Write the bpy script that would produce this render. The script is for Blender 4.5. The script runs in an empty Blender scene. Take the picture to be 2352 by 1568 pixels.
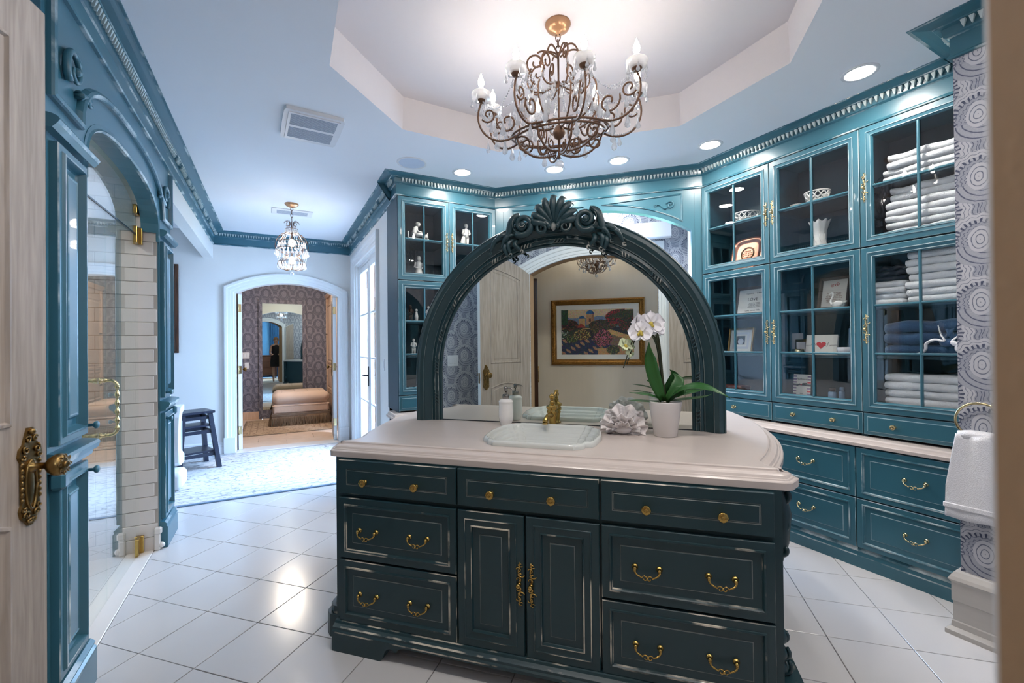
import bpy, bmesh, math, random
from math import sin, cos, pi, sqrt, radians, atan2, hypot
from mathutils import Vector, Matrix
from mathutils.geometry import tessellate_polygon
random.seed(7)
SC = bpy.context.scene
COL = SC.collection
S2 = sqrt(.5)
CEIL = 2.81
# ------------------------------------------------------------------ camera
def cam_setup():
    F, pitch, roll, yaw = 1016.2, radians(.355), radians(-.57), radians(28.137)
    f0 = Vector((0, cos(pitch), sin(pitch))); u0 = Vector((0, -sin(pitch), cos(pitch))); r0 = Vector((1, 0, 0))
    R = cos(roll)*r0 + sin(roll)*u0; U = -sin(roll)*r0 + cos(roll)*u0
    rot = Matrix.Rotation(-yaw, 3, 'Z')
    R, U, W = rot @ R, rot @ U, rot @ f0
    cd = bpy.data.cameras.new('camera'); c = bpy.data.objects.new('camera', cd); COL.objects.link(c)
    m = Matrix((R, U, -W)).transposed().to_4x4(); m.translation = (0, 0, 1.35)
    c.matrix_world = m
    cd.sensor_width = 36; cd.lens = F*36/2352; cd.clip_start = .01; cd.clip_end = 200
    cd.dof.use_dof = True; cd.dof.focus_distance = 2.7; cd.dof.aperture_fstop = 4.5
    SC.camera = c
cam_setup()
# ------------------------------------------------------------------ world, exposure
wd = bpy.data.worlds.new('World'); SC.world = wd; wd.use_nodes = True
bg = wd.node_tree.nodes['Background']; bg.inputs[0].default_value = (.45, .66, 1, 1); bg.inputs[1].default_value = 15.0
SC.view_settings.view_transform = 'Standard'; SC.view_settings.look = 'None'
SC.view_settings.exposure = 1.17; SC.view_settings.gamma = 1; SC.view_settings.use_curve_mapping = False
cy = SC.cycles
cy.use_denoising = True; cy.use_adaptive_sampling = True; cy.adaptive_threshold = .05
cy.max_bounces = 7; cy.diffuse_bounces = 3; cy.glossy_bounces = 5; cy.transmission_bounces = 4
cy.transparent_max_bounces = 12; cy.caustics_reflective = True; cy.caustics_refractive = False
cy.sample_clamp_indirect = 3; cy.blur_glossy = .3
def portal(name, loc, rot, sx, sy):                       # sampling portal for the sky in a window opening
    l = bpy.data.lights.new(name, 'AREA'); l.shape = 'RECTANGLE'; l.size = sx; l.size_y = sy; l.cycles.is_portal = True
    o = bpy.data.objects.new(name, l); COL.objects.link(o); o.location = loc; o.rotation_euler = rot
portal('alcove_window_portal', (3.36, 3.72, 1.71), (radians(90), 0, radians(135)), .9, 1.4)
portal('french_door_portal', (1.25, 5.5, 1.25), (0, radians(-90), pi), 2.5, 1.6)
CAN_E, BULB_E = 135, 42                                     # emission of the recessed lamps and of the candle bulbs
# ------------------------------------------------------------------ node materials
def nt(name):
    m = bpy.data.materials.new(name); m.use_nodes = True; t = m.node_tree
    return m, t, t.nodes['Principled BSDF'], t.nodes['Material Output']
def N(t, ty, **kw):
    n = t.nodes.new('ShaderNode'+ty)
    for k, v in kw.items():
        if k[0] == 'i' and k[1:].isdigit(): n.inputs[int(k[1:])].default_value = v
        else: setattr(n, k, v)
    return n
def L(t, a, b): t.links.new(a, b)
def math_(t, op, a, b=None, c=None, clamp=False):
    n = t.nodes.new('ShaderNodeMath'); n.operation = op; n.use_clamp = clamp
    for i, x in enumerate((a, b, c)):
        if x is None: continue
        if isinstance(x, (int, float)): n.inputs[i].default_value = x
        else: t.links.new(x, n.inputs[i])
    return n.outputs[0]
def s2l(c):
    return tuple(((x/255)/12.92 if x/255 <= .04045 else ((x/255+.055)/1.055)**2.4) for x in c) + (1,)
MATS = {}
def pm(name, rgb, rough=.5, metal=0, var=.08, scale=12, bump=0, bscale=None, spec=.5, coat=0, stretch=None, sheen=0, tr=0, ior=1.5):
    """procedural painted / metal / stone material; colour given as sRGB 0-255"""
    m, t, b, o = nt(name)
    c = s2l(rgb)
    tc = N(t, 'TexCoord'); src = tc.outputs['Object']
    if stretch:
        mp = N(t, 'Mapping'); mp.inputs['Scale'].default_value = stretch; L(t, src, mp.inputs[0]); src = mp.outputs[0]
    no = N(t, 'TexNoise'); no.inputs['Scale'].default_value = scale; no.inputs['Detail'].default_value = 4; L(t, src, no.inputs['Vector'])
    mx = N(t, 'MixRGB'); mx.inputs[1].default_value = tuple(max(0, x*(1-var)) for x in c[:3])+(1,)
    mx.inputs[2].default_value = tuple(min(1, x*(1+var)) for x in c[:3])+(1,)
    L(t, no.outputs[0], mx.inputs[0]); L(t, mx.outputs[0], b.inputs['Base Color'])
    b.inputs['Roughness'].default_value = rough; b.inputs['Metallic'].default_value = metal
    b.inputs['Specular IOR Level'].default_value = spec; b.inputs['Coat Weight'].default_value = coat
    if sheen: b.inputs['Sheen Weight'].default_value = sheen
    if tr: b.inputs['Transmission Weight'].default_value = tr; b.inputs['IOR'].default_value = ior
    if bump:
        bn = N(t, 'TexNoise'); bn.inputs['Scale'].default_value = bscale or scale*4; bn.inputs['Detail'].default_value = 3
        L(t, src, bn.inputs['Vector'])
        bp = N(t, 'Bump'); bp.inputs['Strength'].default_value = bump; bp.inputs['Distance'].default_value = .01
        L(t, bn.outputs[0], bp.inputs['Height']); L(t, bp.outputs[0], b.inputs['Normal'])
    MATS[name] = m; return m
def worn(name, rgb, edge, lo, hi, rough=.4, scale=7):
    """paint rubbed through to a pale ground in streaks"""
    m, t, b, o = nt(name)
    tc = N(t, 'TexCoord'); no = N(t, 'TexNoise'); no.inputs['Scale'].default_value = scale; no.inputs['Detail'].default_value = 5
    L(t, tc.outputs['Object'], no.inputs['Vector'])
    mr = N(t, 'MapRange'); mr.inputs[1].default_value = lo; mr.inputs[2].default_value = hi; L(t, no.outputs[0], mr.inputs[0])
    mx = N(t, 'MixRGB'); mx.inputs[1].default_value = s2l(rgb); mx.inputs[2].default_value = s2l(edge)
    L(t, mr.outputs[0], mx.inputs[0]); L(t, mx.outputs[0], b.inputs['Base Color']); b.inputs['Roughness'].default_value = rough
    MATS[name] = m; return m
def emit(name, rgb, st):
    m, t, b, o = nt(name)
    b.inputs['Base Color'].default_value = (.9, .9, .9, 1)
    b.inputs['Emission Color'].default_value = rgb+(1,); b.inputs['Emission Strength'].default_value = st
    MATS[name] = m; return m
def glass(name, tint=(1, 1, 1), refl=1.0, rough=0.0, ior=1.5, clear=1.0):
    """thin pane: fresnel mix of a clear and a mirror component"""
    m, t, b, o = nt(name); t.nodes.remove(b)
    tr = N(t, 'BsdfTransparent'); tr.inputs[0].default_value = tuple(x*clear for x in tint)+(1,)
    gl = N(t, 'BsdfGlossy'); gl.inputs['Roughness'].default_value = rough; gl.inputs[0].default_value = (1, 1, 1, 1)
    lw = N(t, 'LayerWeight'); f0 = ((ior-1)/(ior+1))**2        # Schlick reflectance, the same from both sides of the pane
    k = math_(t, 'MULTIPLY', math_(t, 'ADD', math_(t, 'MULTIPLY', math_(t, 'POWER', lw.outputs['Facing'], 5), 1-f0), f0), refl, clamp=True)
    mx = N(t, 'MixShader'); L(t, k, mx.inputs[0]); L(t, tr.outputs[0], mx.inputs[1]); L(t, gl.outputs[0], mx.inputs[2])
    L(t, mx.outputs[0], o.inputs[0]); MATS[name] = m; return m
def wood(name, c1, c2, rough=.45, sc=(14, 14, .9), det=6):
    m, t, b, o = nt(name)
    tc = N(t, 'TexCoord'); mp = N(t, 'Mapping'); mp.inputs['Scale'].default_value = sc; L(t, tc.outputs['Object'], mp.inputs[0])
    no = N(t, 'TexNoise'); no.inputs['Scale'].default_value = 5; no.inputs['Detail'].default_value = det; no.inputs['Distortion'].default_value = .6
    L(t, mp.outputs[0], no.inputs['Vector'])
    mx = N(t, 'MixRGB'); mx.inputs[1].default_value = s2l(c1); mx.inputs[2].default_value = s2l(c2)
    mr = N(t, 'MapRange'); mr.inputs[1].default_value = .35; mr.inputs[2].default_value = .65; L(t, no.outputs[0], mr.inputs[0])
    L(t, mr.outputs[0], mx.inputs[0]); L(t, mx.outputs[0], b.inputs['Base Color']); b.inputs['Roughness'].default_value = rough
    bp = N(t, 'Bump'); bp.inputs['Strength'].default_value = .12; bp.inputs['Distance'].default_value = .004
    L(t, no.outputs[0], bp.inputs['Height']); L(t, bp.outputs[0], b.inputs['Normal'])
    MATS[name] = m; return m
def wallpaper(name, light, dark, mid):
    """half-drop paisley scallops, laid out in metres through the wall's UV map"""
    m, t, b, o = nt(name)
    uv = N(t, 'UVMap'); sp = N(t, 'SeparateXYZ')
    nz = N(t, 'TexNoise'); nz.inputs['Scale'].default_value = 22; nz.inputs['Detail'].default_value = 2; L(t, uv.outputs[0], nz.inputs['Vector'])
    vs = N(t, 'VectorMath', operation='SCALE'); vs.inputs['Scale'].default_value = .011
    sb = N(t, 'VectorMath', operation='SUBTRACT'); sb.inputs[1].default_value = (.5, .5, .5); L(t, nz.outputs['Color'], sb.inputs[0]); L(t, sb.outputs[0], vs.inputs[0])
    ad = N(t, 'VectorMath', operation='ADD'); L(t, uv.outputs[0], ad.inputs[0]); L(t, vs.outputs[0], ad.inputs[1]); L(t, ad.outputs[0], sp.inputs[0])
    PW, PH = .30, .28
    def cell(ou, ov):
        a = math_(t, 'SUBTRACT', math_(t, 'MULTIPLY', math_(t, 'FRACT', math_(t, 'ADD', math_(t, 'DIVIDE', sp.outputs[0], PW), ou)), PW), PW/2)
        c = math_(t, 'SUBTRACT', math_(t, 'MULTIPLY', math_(t, 'FRACT', math_(t, 'ADD', math_(t, 'DIVIDE', sp.outputs[1], PH), ov)), PH), PH*.42)
        d = math_(t, 'SQRT', math_(t, 'ADD', math_(t, 'MULTIPLY', a, a), math_(t, 'MULTIPLY', c, c)))
        an = math_(t, 'ARCTAN2', c, a)
        # lower half pulls in to a lobed oval, upper half is a full scalloped arch
        e = math_(t, 'ADD', math_(t, 'MULTIPLY', a, a), math_(t, 'MULTIPLY', math_(t, 'MULTIPLY', c, c), .45))
        return a, c, d, an, math_(t, 'SQRT', e)
    A = cell(0, 0); B = cell(.5, .5)
    def sel(cond, x, y): return math_(t, 'ADD', math_(t, 'MULTIPLY', x, cond), math_(t, 'MULTIPLY', y, math_(t, 'SUBTRACT', 1, cond)))
    def lines(x, k, g, lo): return math_(t, 'ADD', math_(t, 'MULTIPLY', math_(t, 'MINIMUM', math_(t, 'MULTIPLY', math_(t, 'ABSOLUTE', math_(t, 'SINE', math_(t, 'MULTIPLY', x, k))), g), 1), 1-lo), lo)
    def motif(c):
        a, cc, d, an, e = c
        dd = math_(t, 'ADD', d, math_(t, 'MULTIPLY', math_(t, 'SINE', math_(t, 'MULTIPLY', an, 18)), .003))
        arch = math_(t, 'MULTIPLY', lines(dd, 215, 2.4, .10), math_(t, 'ADD', math_(t, 'MULTIPLY', math_(t, 'GREATER_THAN', math_(t, 'SINE', math_(t, 'MULTIPLY', dd, 75)), 0), .38), .60))
        beads = math_(t, 'ADD', math_(t, 'MULTIPLY', math_(t, 'GREATER_THAN', math_(t, 'SINE', math_(t, 'MULTIPLY', an, 30)), -.2), .6), .12)
        inb = math_(t, 'COMPARE', dd, .083, .008)
        arch = sel(inb, beads, arch)
        swirl = math_(t, 'MULTIPLY', lines(math_(t, 'ADD', math_(t, 'MULTIPLY', d, 130), math_(t, 'MULTIPLY', an, 3)), 1.0, 2.2, .08), .66)
        base = sel(math_(t, 'GREATER_THAN', cc, -.030), arch, swirl)
        eye = lines(e, 230, 1.8, .08)
        return sel(math_(t, 'LESS_THAN', e, .040), eye, base)
    inA = math_(t, 'LESS_THAN', A[2], .118)
    pat = math_(t, 'ADD', math_(t, 'MULTIPLY', motif(A), inA), math_(t, 'MULTIPLY', motif(B), math_(t, 'SUBTRACT', 1, inA)))
    fine = N(t, 'TexNoise'); fine.inputs['Scale'].default_value = 160; L(t, uv.outputs[0], fine.inputs['Vector'])
    pat = math_(t, 'ADD', pat, math_(t, 'MULTIPLY', math_(t, 'SUBTRACT', fine.outputs[0], .5), .22), clamp=True)
    cr = N(t, 'ValToRGB'); r = cr.color_ramp
    r.elements[0].position = .10; r.elements[0].color = s2l(dark); r.elements[1].position = .85; r.elements[1].color = s2l(light)
    e = r.elements.new(.45); e.color = s2l(mid)
    L(t, pat, cr.inputs[0]); L(t, cr.outputs[0], b.inputs['Base Color']); b.inputs['Roughness'].default_value = .55
    MATS[name] = m; return m
TEAL, DARK = (54, 103, 119), (25, 54, 61)
pm('teal', TEAL, .32, var=.05, scale=5, coat=.15)
worn('teal_worn', TEAL, (196, 208, 210), .48, .66, scale=6)
worn('teal_rub', TEAL, (190, 205, 205), .40, .52, scale=11)
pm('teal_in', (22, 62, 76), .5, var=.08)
pm('green', DARK, .38, var=.08, scale=6, coat=.1)
worn('green_worn', DARK, (205, 196, 180), .52, .60, scale=5)
worn('green_rub', DARK, (176, 174, 166), .50, .68, scale=10)
worn('green_line', DARK, (150, 154, 150), .22, .66, scale=8)
worn('teal_line', TEAL, (170, 192, 198), .22, .62, scale=8)
pm('white_wall', (226, 226, 224), .6, var=.02, scale=3)
pm('white_trim', (228, 230, 232), .38, var=.02, scale=4)
pm('grey_trim', (184, 180, 175), .45, var=.06, scale=5, stretch=(1, 1, 8))
pm('ceiling_paint', (236, 240, 246), .75, var=.015, scale=2)
pm('tray_paint', (226, 221, 223), .75, var=.015, scale=2)
pm('cream_wall', (214, 200, 182), .7, var=.05, scale=4, stretch=(6, 6, .6))
pm('warm_lit_jamb', (168, 136, 102), .8, var=.05, scale=60, bump=.1)  # cream jamb with the hall's warm light put into its colour
pm('blue_wall', (70, 140, 200), .7)
pm('tile', (203, 201, 201), .19, var=.025, scale=3, spec=.6)
pm('grout', (176, 172, 166), .8)
pm('marble', (222, 216, 210), .25, var=.04, scale=6)
pm('counter', (198, 187, 181), .28, var=.035, scale=7, stretch=(1, 3, 1))
pm('brick_tile', (214, 206, 200), .16, var=.04, scale=5)
pm('deco_tile', (150, 150, 148), .3, var=.5, scale=28)
pm('bt_grout', (168, 160, 152), .8)
pm('brass', (180, 148, 84), .22, 1, var=.18, scale=40)
pm('pale_brass', (214, 196, 150), .2, 1, var=.1, scale=40)
pm('dark_brass', (134, 108, 66), .3, 1, var=.3, scale=60)
pm('chand_metal', (104, 76, 58), .45, .5, var=.25, scale=50)
pm('chand_canopy', (206, 158, 118), .35, .7, var=.1)
pm('steel', (150, 145, 140), .25, 1, var=.05)
pm('black_metal', (28, 34, 44), .35, .6)
pm('ceramic', (232, 230, 228), .12, var=.02, coat=.3)
pm('porcelain', (204, 208, 205), .08, var=.015, coat=.5)
pm('pot_white', (226, 222, 220), .45, var=.02)
pm('coral', (238, 232, 232), .85, var=.03, scale=30)
pm('towel', (236, 236, 240), .95, var=.03, scale=30, bump=.5, bscale=260, sheen=.3)
pm('robe', (42, 74, 110), .95, var=.12, scale=20, bump=.4, bscale=200, sheen=.3)
pm('leaf', (38, 88, 36), .35, var=.25, scale=9)
pm('stem', (48, 52, 30), .5, var=.3, scale=20)
pm('petal', (238, 236, 242), .6, var=.03, sheen=.1)
pm('petal_green', (206, 214, 176), .6, var=.1)
pm('orchid_heart', (190, 170, 70), .6, var=.4, scale=60)
pm('soil', (70, 52, 36), .9, var=.5, scale=40)
pm('dark_frame', (46, 26, 18), .4, var=.25, scale=20)
pm('gold_frame', (140, 98, 44), .35, .8, var=.5, scale=70, bump=.6, bscale=80)
pm('paper', (226, 222, 216), .8, var=.02)
pm('paper_grey', (196, 196, 204), .8, var=.05)
pm('ink', (40, 40, 46), .8); pm('ink_red', (196, 24, 44), .7); pm('ink_brown', (120, 70, 50), .8)
pm('copper', (190, 130, 108), .28, .75, var=.15, scale=14)
pm('box_red', (90, 40, 34), .5, var=.3); pm('card_mauve', (130, 110, 140), .7, var=.2)
pm('bottle_blue', (110, 140, 170), .3); pm('dark_glass', (30, 50, 60), .1)
pm('skin', (206, 160, 136), .6); pm('dress', (20, 20, 24), .8); pm('hair', (150, 110, 70), .7)
pm('white_leather', (216, 220, 222), .4, var=.02)
pm('navy_wood', (34, 40, 58), .35, var=.2, scale=10, stretch=(1, 1, 8))
pm('ottoman', (196, 168, 146), .85, var=.06, scale=14, bump=.15, sheen=.3)
pm('fringe', (120, 98, 76), .9, var=.3, scale=60); pm('braid', (112, 94, 78), .9, var=.5, scale=120)
pm('plastic', (224, 226, 230), .4, var=.01); pm('grille', (196, 208, 226), .5, var=.05); pm('slot', (150, 162, 178), .6)
pm('mirror', (232, 240, 236), .0, 1, var=.01); pm('mirror2', (190, 205, 205), .0, 1, var=.01)
pm('dresser', (60, 36, 26), .35, var=.3); pm('curtain', (30, 84, 130), .8, var=.2, scale=8, stretch=(10, 10, .5))
pm('patio', (190, 190, 186), .8, var=.1); pm('hedge', (60, 110, 60), .8, var=.5, scale=9, bump=1)
wood('pale_wood', (144, 132, 122), (168, 156, 146), .5)
wood('dark_wood', (40, 22, 14), (74, 44, 26), .35)
wood('warm_wood', (206, 170, 142), (222, 190, 164), .45)
wood('plank', (198, 170, 148), (214, 190, 170), .4, sc=(1.2, 9, 9))
wallpaper('paper_blue', (186, 187, 193), (60, 68, 92), (126, 131, 146))
wallpaper('paper_dimmed', (136, 132, 142), (36, 40, 58), (72, 74, 90))  # same paper, the closet's dimmer warm light put into darker colours
glass('pane', (.97, .985, .985), 1.0)
glass('shower_glass', (.94, .98, .97), 1.7)
glass('window_glass', (.97, .99, 1), .8)
pm('crystal', (250, 250, 255), .02, tr=1, ior=1.5, var=0)
def crystal(name):
    m, t, b, o = nt(name); t.nodes.remove(b)
    tr = N(t, 'BsdfTransparent'); gl = N(t, 'BsdfGlossy'); gl.inputs['Roughness'].default_value = .08; df = N(t, 'BsdfTranslucent'); df.inputs[0].default_value = (.95, .96, 1, 1)
    d2 = N(t, 'BsdfDiffuse'); d2.inputs[0].default_value = (.92, .93, .96, 1)
    m0 = N(t, 'MixShader', i0=.5); L(t, df.outputs[0], m0.inputs[1]); L(t, d2.outputs[0], m0.inputs[2])
    m1 = N(t, 'MixShader', i0=.42); L(t, tr.outputs[0], m1.inputs[1]); L(t, m0.outputs[0], m1.inputs[2])
    m2 = N(t, 'MixShader', i0=.30); L(t, m1.outputs[0], m2.inputs[1]); L(t, gl.outputs[0], m2.inputs[2]); L(t, m2.outputs[0], o.inputs[0]); MATS[name] = m
crystal('crystal_thin')
emit('can_glow', (1, .93, .86), CAN_E)
emit('bulb_glow', (1, .90, .80), BULB_E)
emit('warm_glow', (1, .87, .72), 115)
emit('shower_glow', (1, .97, .93), 60)
emit('hall_glow', (1, .87, .74), 650)
emit('cool_glow', (.9, .95, 1), 150)
# ------------------------------------------------------------------ mesh building
def P(p, q, z=0): return Vector((S2*(p+q), S2*(q-p), z))      # diagonal axes of the room to world
ROT = {'diag': -pi/4, 'right': -pi/2, 'left': pi/2, 'back': 0, 'front': pi}
class MB:
    def __init__(s): s.v = []; s.f = []; s.m = []; s.s = []; s.M = None
    def add(s, vs, fs, m=0, sm=False):
        o = len(s.v)
        for v in vs: s.v.append(tuple(s.M @ Vector(v)) if s.M is not None else tuple(v))
        for i, f in enumerate(fs):
            s.f.append([o+k for k in f]); s.m.append(m[i] if isinstance(m, (list, tuple)) else m); s.s.append(sm)
        return s
    def box(s, x0, x1, y0, y1, z0, z1, m=0, b=0):
        if b <= 0:
            vs = [(x, y, z) for x in (x0, x1) for y in (y0, y1) for z in (z0, z1)]
            return s.add(vs, [(0, 1, 3, 2), (4, 6, 7, 5), (0, 4, 5, 1), (2, 3, 7, 6), (0, 2, 6, 4), (1, 5, 7, 3)], m)
        c = Vector(((x0+x1)/2, (y0+y1)/2, (z0+z1)/2)); h = (abs(x1-x0)/2, abs(y1-y0)/2, abs(z1-z0)/2)
        b = min(b, *(k*.9 for k in h)); vs = []; idx = {}
        for sx in (-1, 1):
            for sy in (-1, 1):
                for sz in (-1, 1):
                    for a in range(3):
                        d = [h[0]-b, h[1]-b, h[2]-b]; d[a] = h[a]
                        idx[sx, sy, sz, a] = len(vs); vs.append((c.x+sx*d[0], c.y+sy*d[1], c.z+sz*d[2]))
        fs = []
        for a in range(3):
            for sg in (-1, 1):
                q = []
                for u, w in ((-1, -1), (1, -1), (1, 1), (-1, 1)):
                    k = [u, w]; k.insert(a, sg); q.append(idx[k[0], k[1], k[2], a])
                fs.append(q)
        for a in range(3):                                    # edge along axis a
            o1, o2 = [k for k in range(3) if k != a]
            for u in (-1, 1):
                for w in (-1, 1):
                    q = []
                    for sg, ax in ((-1, o1), (1, o1), (1, o2), (-1, o2)):
                        k = [0, 0, 0]; k[a] = sg; k[o1] = u; k[o2] = w; q.append(idx[k[0], k[1], k[2], ax])
                    fs.append(q)
        for sx in (-1, 1):
            for sy in (-1, 1):
                for sz in (-1, 1): fs.append([idx[sx, sy, sz, a] for a in range(3)])
        return s.add(vs, fs, m)
    def prism(s, poly, y0, y1, m=0, holes=(), ms=None, plane='xz'):
        """polygon in x,z pushed from y0 to y1 (or in x,y pushed in z)"""
        loops = [list(poly)]+[list(h) for h in holes]
        tri = tessellate_polygon([[Vector((a, b, 0)) for a, b in l] for l in loops])
        flat = [p for l in loops for p in l]; n = len(flat)
        mk = (lambda a, b, d: (a, d, b)) if plane == 'xz' else (lambda a, b, d: (a, b, d))
        vs = [mk(a, b, y0) for a, b in flat]+[mk(a, b, y1) for a, b in flat]
        fs = [tuple(t) for t in tri]+[tuple(k+n for k in reversed(t)) for t in tri]; mm = [m]*len(fs)
        o = 0
        for l in loops:
            for i in range(len(l)):
                j = (i+1) % len(l); fs.append((o+i, o+j, o+j+n, o+i+n)); mm.append(m if ms is None else ms)
            o += len(l)
        return s.add(vs, fs, mm)
    def sheet(s, poly, y, m=0, holes=(), plane='xz'):
        loops = [list(poly)]+[list(h) for h in holes]
        tri = tessellate_polygon([[Vector((a, b, 0)) for a, b in l] for l in loops])
        flat = [p for l in loops for p in l]
        vs = [((a, y, b) if plane == 'xz' else (a, b, y)) for a, b in flat]
        return s.add(vs, [tuple(t) for t in tri], m)
    def lathe(s, prof, n=16, c=(0, 0, 0), m=0, axis='z', sm=True, cap=True):
        vs = []; fs = []
        for r, h in prof:
            for i in range(n):
                a = 2*pi*i/n; x, y = r*cos(a), r*sin(a)
                v = (x, y, h) if axis == 'z' else ((x, -h, y) if axis == 'y' else (h, x, y))
                vs.append((c[0]+v[0], c[1]+v[1], c[2]+v[2]))
        for k in range(len(prof)-1):
            for i in range(n):
                j = (i+1) % n; fs.append((k*n+i, k*n+j, (k+1)*n+j, (k+1)*n+i))
        if cap:
            fs.append(tuple(range(n))); fs.append(tuple(range((len(prof)-1)*n, len(prof)*n)))
        return s.add(vs, fs, m, sm)
    def tube(s, pts, r, n=6, m=0, sm=True, flat=1.0, up=None):
        pts = [Vector(p) for p in pts]; k = len(pts); rr = r if isinstance(r, (list, tuple)) else [r]*k
        vs = []; fs = []; nv = None
        for i, p in enumerate(pts):
            t = (pts[min(i+1, k-1)]-pts[max(i-1, 0)]); t = t.normalized() if t.length > 1e-9 else Vector((0, 0, 1))
            if nv is None:
                nv = Vector(up) if up else (Vector((0, 0, 1)) if abs(t.z) < .9 else Vector((1, 0, 0)))
            if up: nv = Vector(up)
            nv = (nv-t*nv.dot(t)); nv = nv.normalized() if nv.length > 1e-6 else t.orthogonal().normalized()
            b = t.cross(nv)
            for j in range(n):
                a = 2*pi*j/n+pi/n; vs.append(p+rr[i]*(cos(a)*nv*flat+sin(a)*b))
        for i in range(k-1):
            for j in range(n):
                q = (j+1) % n; fs.append((i*n+j, i*n+q, (i+1)*n+q, (i+1)*n+j))
        fs.append(tuple(range(n))); fs.append(tuple(range((k-1)*n, k*n)))
        return s.add(vs, fs, m, sm)
    def sweep(s, path, prof, nrm, closed=False, m=0, sm=False, cap=True):
        """profile (a = sideways to the left of travel seen against nrm, b = along nrm) carried along a planar path with mitres"""
        path = [Vector(p) for p in path]; nrm = Vector(nrm).normalized(); k = len(path); vs = []; fs = []; mm = []
        w = len(prof)
        for i, p in enumerate(path):
            if closed: a, b = path[i-1], path[(i+1) % k]
            else: a, b = path[max(i-1, 0)], path[min(i+1, k-1)]
            t1 = (p-a).normalized() if (p-a).length > 1e-9 else None
            t2 = (b-p).normalized() if (b-p).length > 1e-9 else None
            t1 = t1 or t2; t2 = t2 or t1
            s1, s2 = nrm.cross(t1), nrm.cross(t2)
            sd = (s1+s2)
            sd = sd/max(.25, sd.dot(s1)) if sd.length > 1e-6 else s1
            for q in prof: vs.append(p+sd*q[0]+nrm*q[1])
        for i in range(k if closed else k-1):
            j = (i+1) % k
            for c in range(w-1):
                fs.append((i*w+c, i*w+c+1, j*w+c+1, j*w+c))
                mm.append(prof[c+1][2] if len(prof[c+1]) > 2 else m)
        if cap and not closed:
            fs.append(tuple(range(w))); fs.append(tuple((k-1)*w+c for c in range(w))); mm += [m, m]
        s.add(vs, fs, mm, sm); s.last_ring = [vs[i*w+w-1] for i in range(k)]; s.first_ring = [vs[i*w] for i in range(k)]
        return s
    def panel(s, x0, x1, z0, z1, y, prof, cap=True, m=0):
        """nested rectangles facing -y: prof = (inset, height above y towards the viewer, material)"""
        vs = []; fs = []; mm = []
        for a, h, *_ in prof:
            vs += [(x0+a, y-h, z0+a), (x1-a, y-h, z0+a), (x1-a, y-h, z1-a), (x0+a, y-h, z1-a)]
        for i in range(len(prof)-1):
            for j in range(4):
                k = (j+1) % 4; fs.append((i*4+j, i*4+k, i*4+4+k, i*4+4+j)); mm.append(prof[i+1][2] if len(prof[i+1]) > 2 else m)
        if cap: n = len(prof)-1; fs.append((n*4, n*4+1, n*4+2, n*4+3)); mm.append(m)
        return s.add(vs, fs, mm)
    def ball(s, c, r, n=10, k=7, m=0, sx=1, sy=1, sz=1):
        pr = [(max(1e-4, r*sin(pi*i/k)), -r*cos(pi*i/k)) for i in range(k+1)]
        vs = []; fs = []
        for rr, h in pr:
            for i in range(n): vs.append((c[0]+sx*rr*cos(2*pi*i/n), c[1]+sy*rr*sin(2*pi*i/n), c[2]+sz*h))
        for a in range(k):
            for i in range(n):
                j = (i+1) % n; fs.append((a*n+i, a*n+j, a*n+n+j, a*n+n+i))
        return s.add(vs, fs, m, True)
    def mesh(s, name, mats):
        me = bpy.data.meshes.new(name); me.from_pydata(s.v, [], s.f)
        for x in mats: me.materials.append(MATS[x])
        me.polygons.foreach_set('material_index', s.m); me.polygons.foreach_set('use_smooth', s.s)
        bm = bmesh.new(); bm.from_mesh(me); bmesh.ops.recalc_face_normals(bm, faces=bm.faces); bm.to_mesh(me); bm.free()
        me.update(); return me
    def obj(s, name, mats, parent=None, loc=None, rot=None):
        if isinstance(mats, str): mats = [mats]
        return link(name, s.mesh(name, mats), parent, loc, rot)
def link(name, data, parent=None, loc=None, rot=None, scale=None):
    o = bpy.data.objects.new(name, data); COL.objects.link(o)
    if parent is not None: o.parent = parent
    if loc is not None: o.location = loc
    if rot is not None: o.rotation_euler = rot if isinstance(rot, (tuple, list)) else (0, 0, rot)
    if scale is not None: o.scale = scale if isinstance(scale, (tuple, list)) else (scale,)*3
    return o
def tag(o, label, cat, group=None):
    o['label'] = label; o['category'] = cat
    if group: o['group'] = group
    return o
def thing(name, label, cat, loc=(0, 0, 0), rot=0, group=None):
    o = bpy.data.objects.new(name, None); COL.objects.link(o); o.empty_display_size = .1
    o.location = loc; o.rotation_euler = (0, 0, rot)
    return tag(o, label, cat, group)
def struct(o, label=None):
    o['kind'] = 'structure'
    if label: o['label'] = label
    return o
def stuff(o): o['kind'] = 'stuff'; return o
def dup(o, loc=None, rot=None, label=None, parent=None, group=None):
    c = o.copy(); COL.objects.link(c)
    if parent is not None: c.parent = parent
    if loc is not None: c.location = loc
    if rot is not None: c.rotation_euler = (0, 0, rot)
    if label: c['label'] = label
    if group: c['group'] = group
    for ch in list(o.children): dup(ch, parent=c)
    return c
def uvwall(o, ax, off=0):
    """UV map in metres: ax = horizontal direction of the wall in the object's own axes"""
    me = o.data; uv = me.uv_layers.new(name='UVMap'); ax = Vector(ax)
    for lp in me.loops:
        c = me.vertices[lp.vertex_index].co; uv.data[lp.index].uv = (c.dot(ax)+off, c.z)
    return o
def arcpts(cx, cz, rx, rz, a0, a1, n):
    return [(cx+rx*cos(radians(a0+(a1-a0)*i/n)), cz+rz*sin(radians(a0+(a1-a0)*i/n))) for i in range(n+1)]
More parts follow.
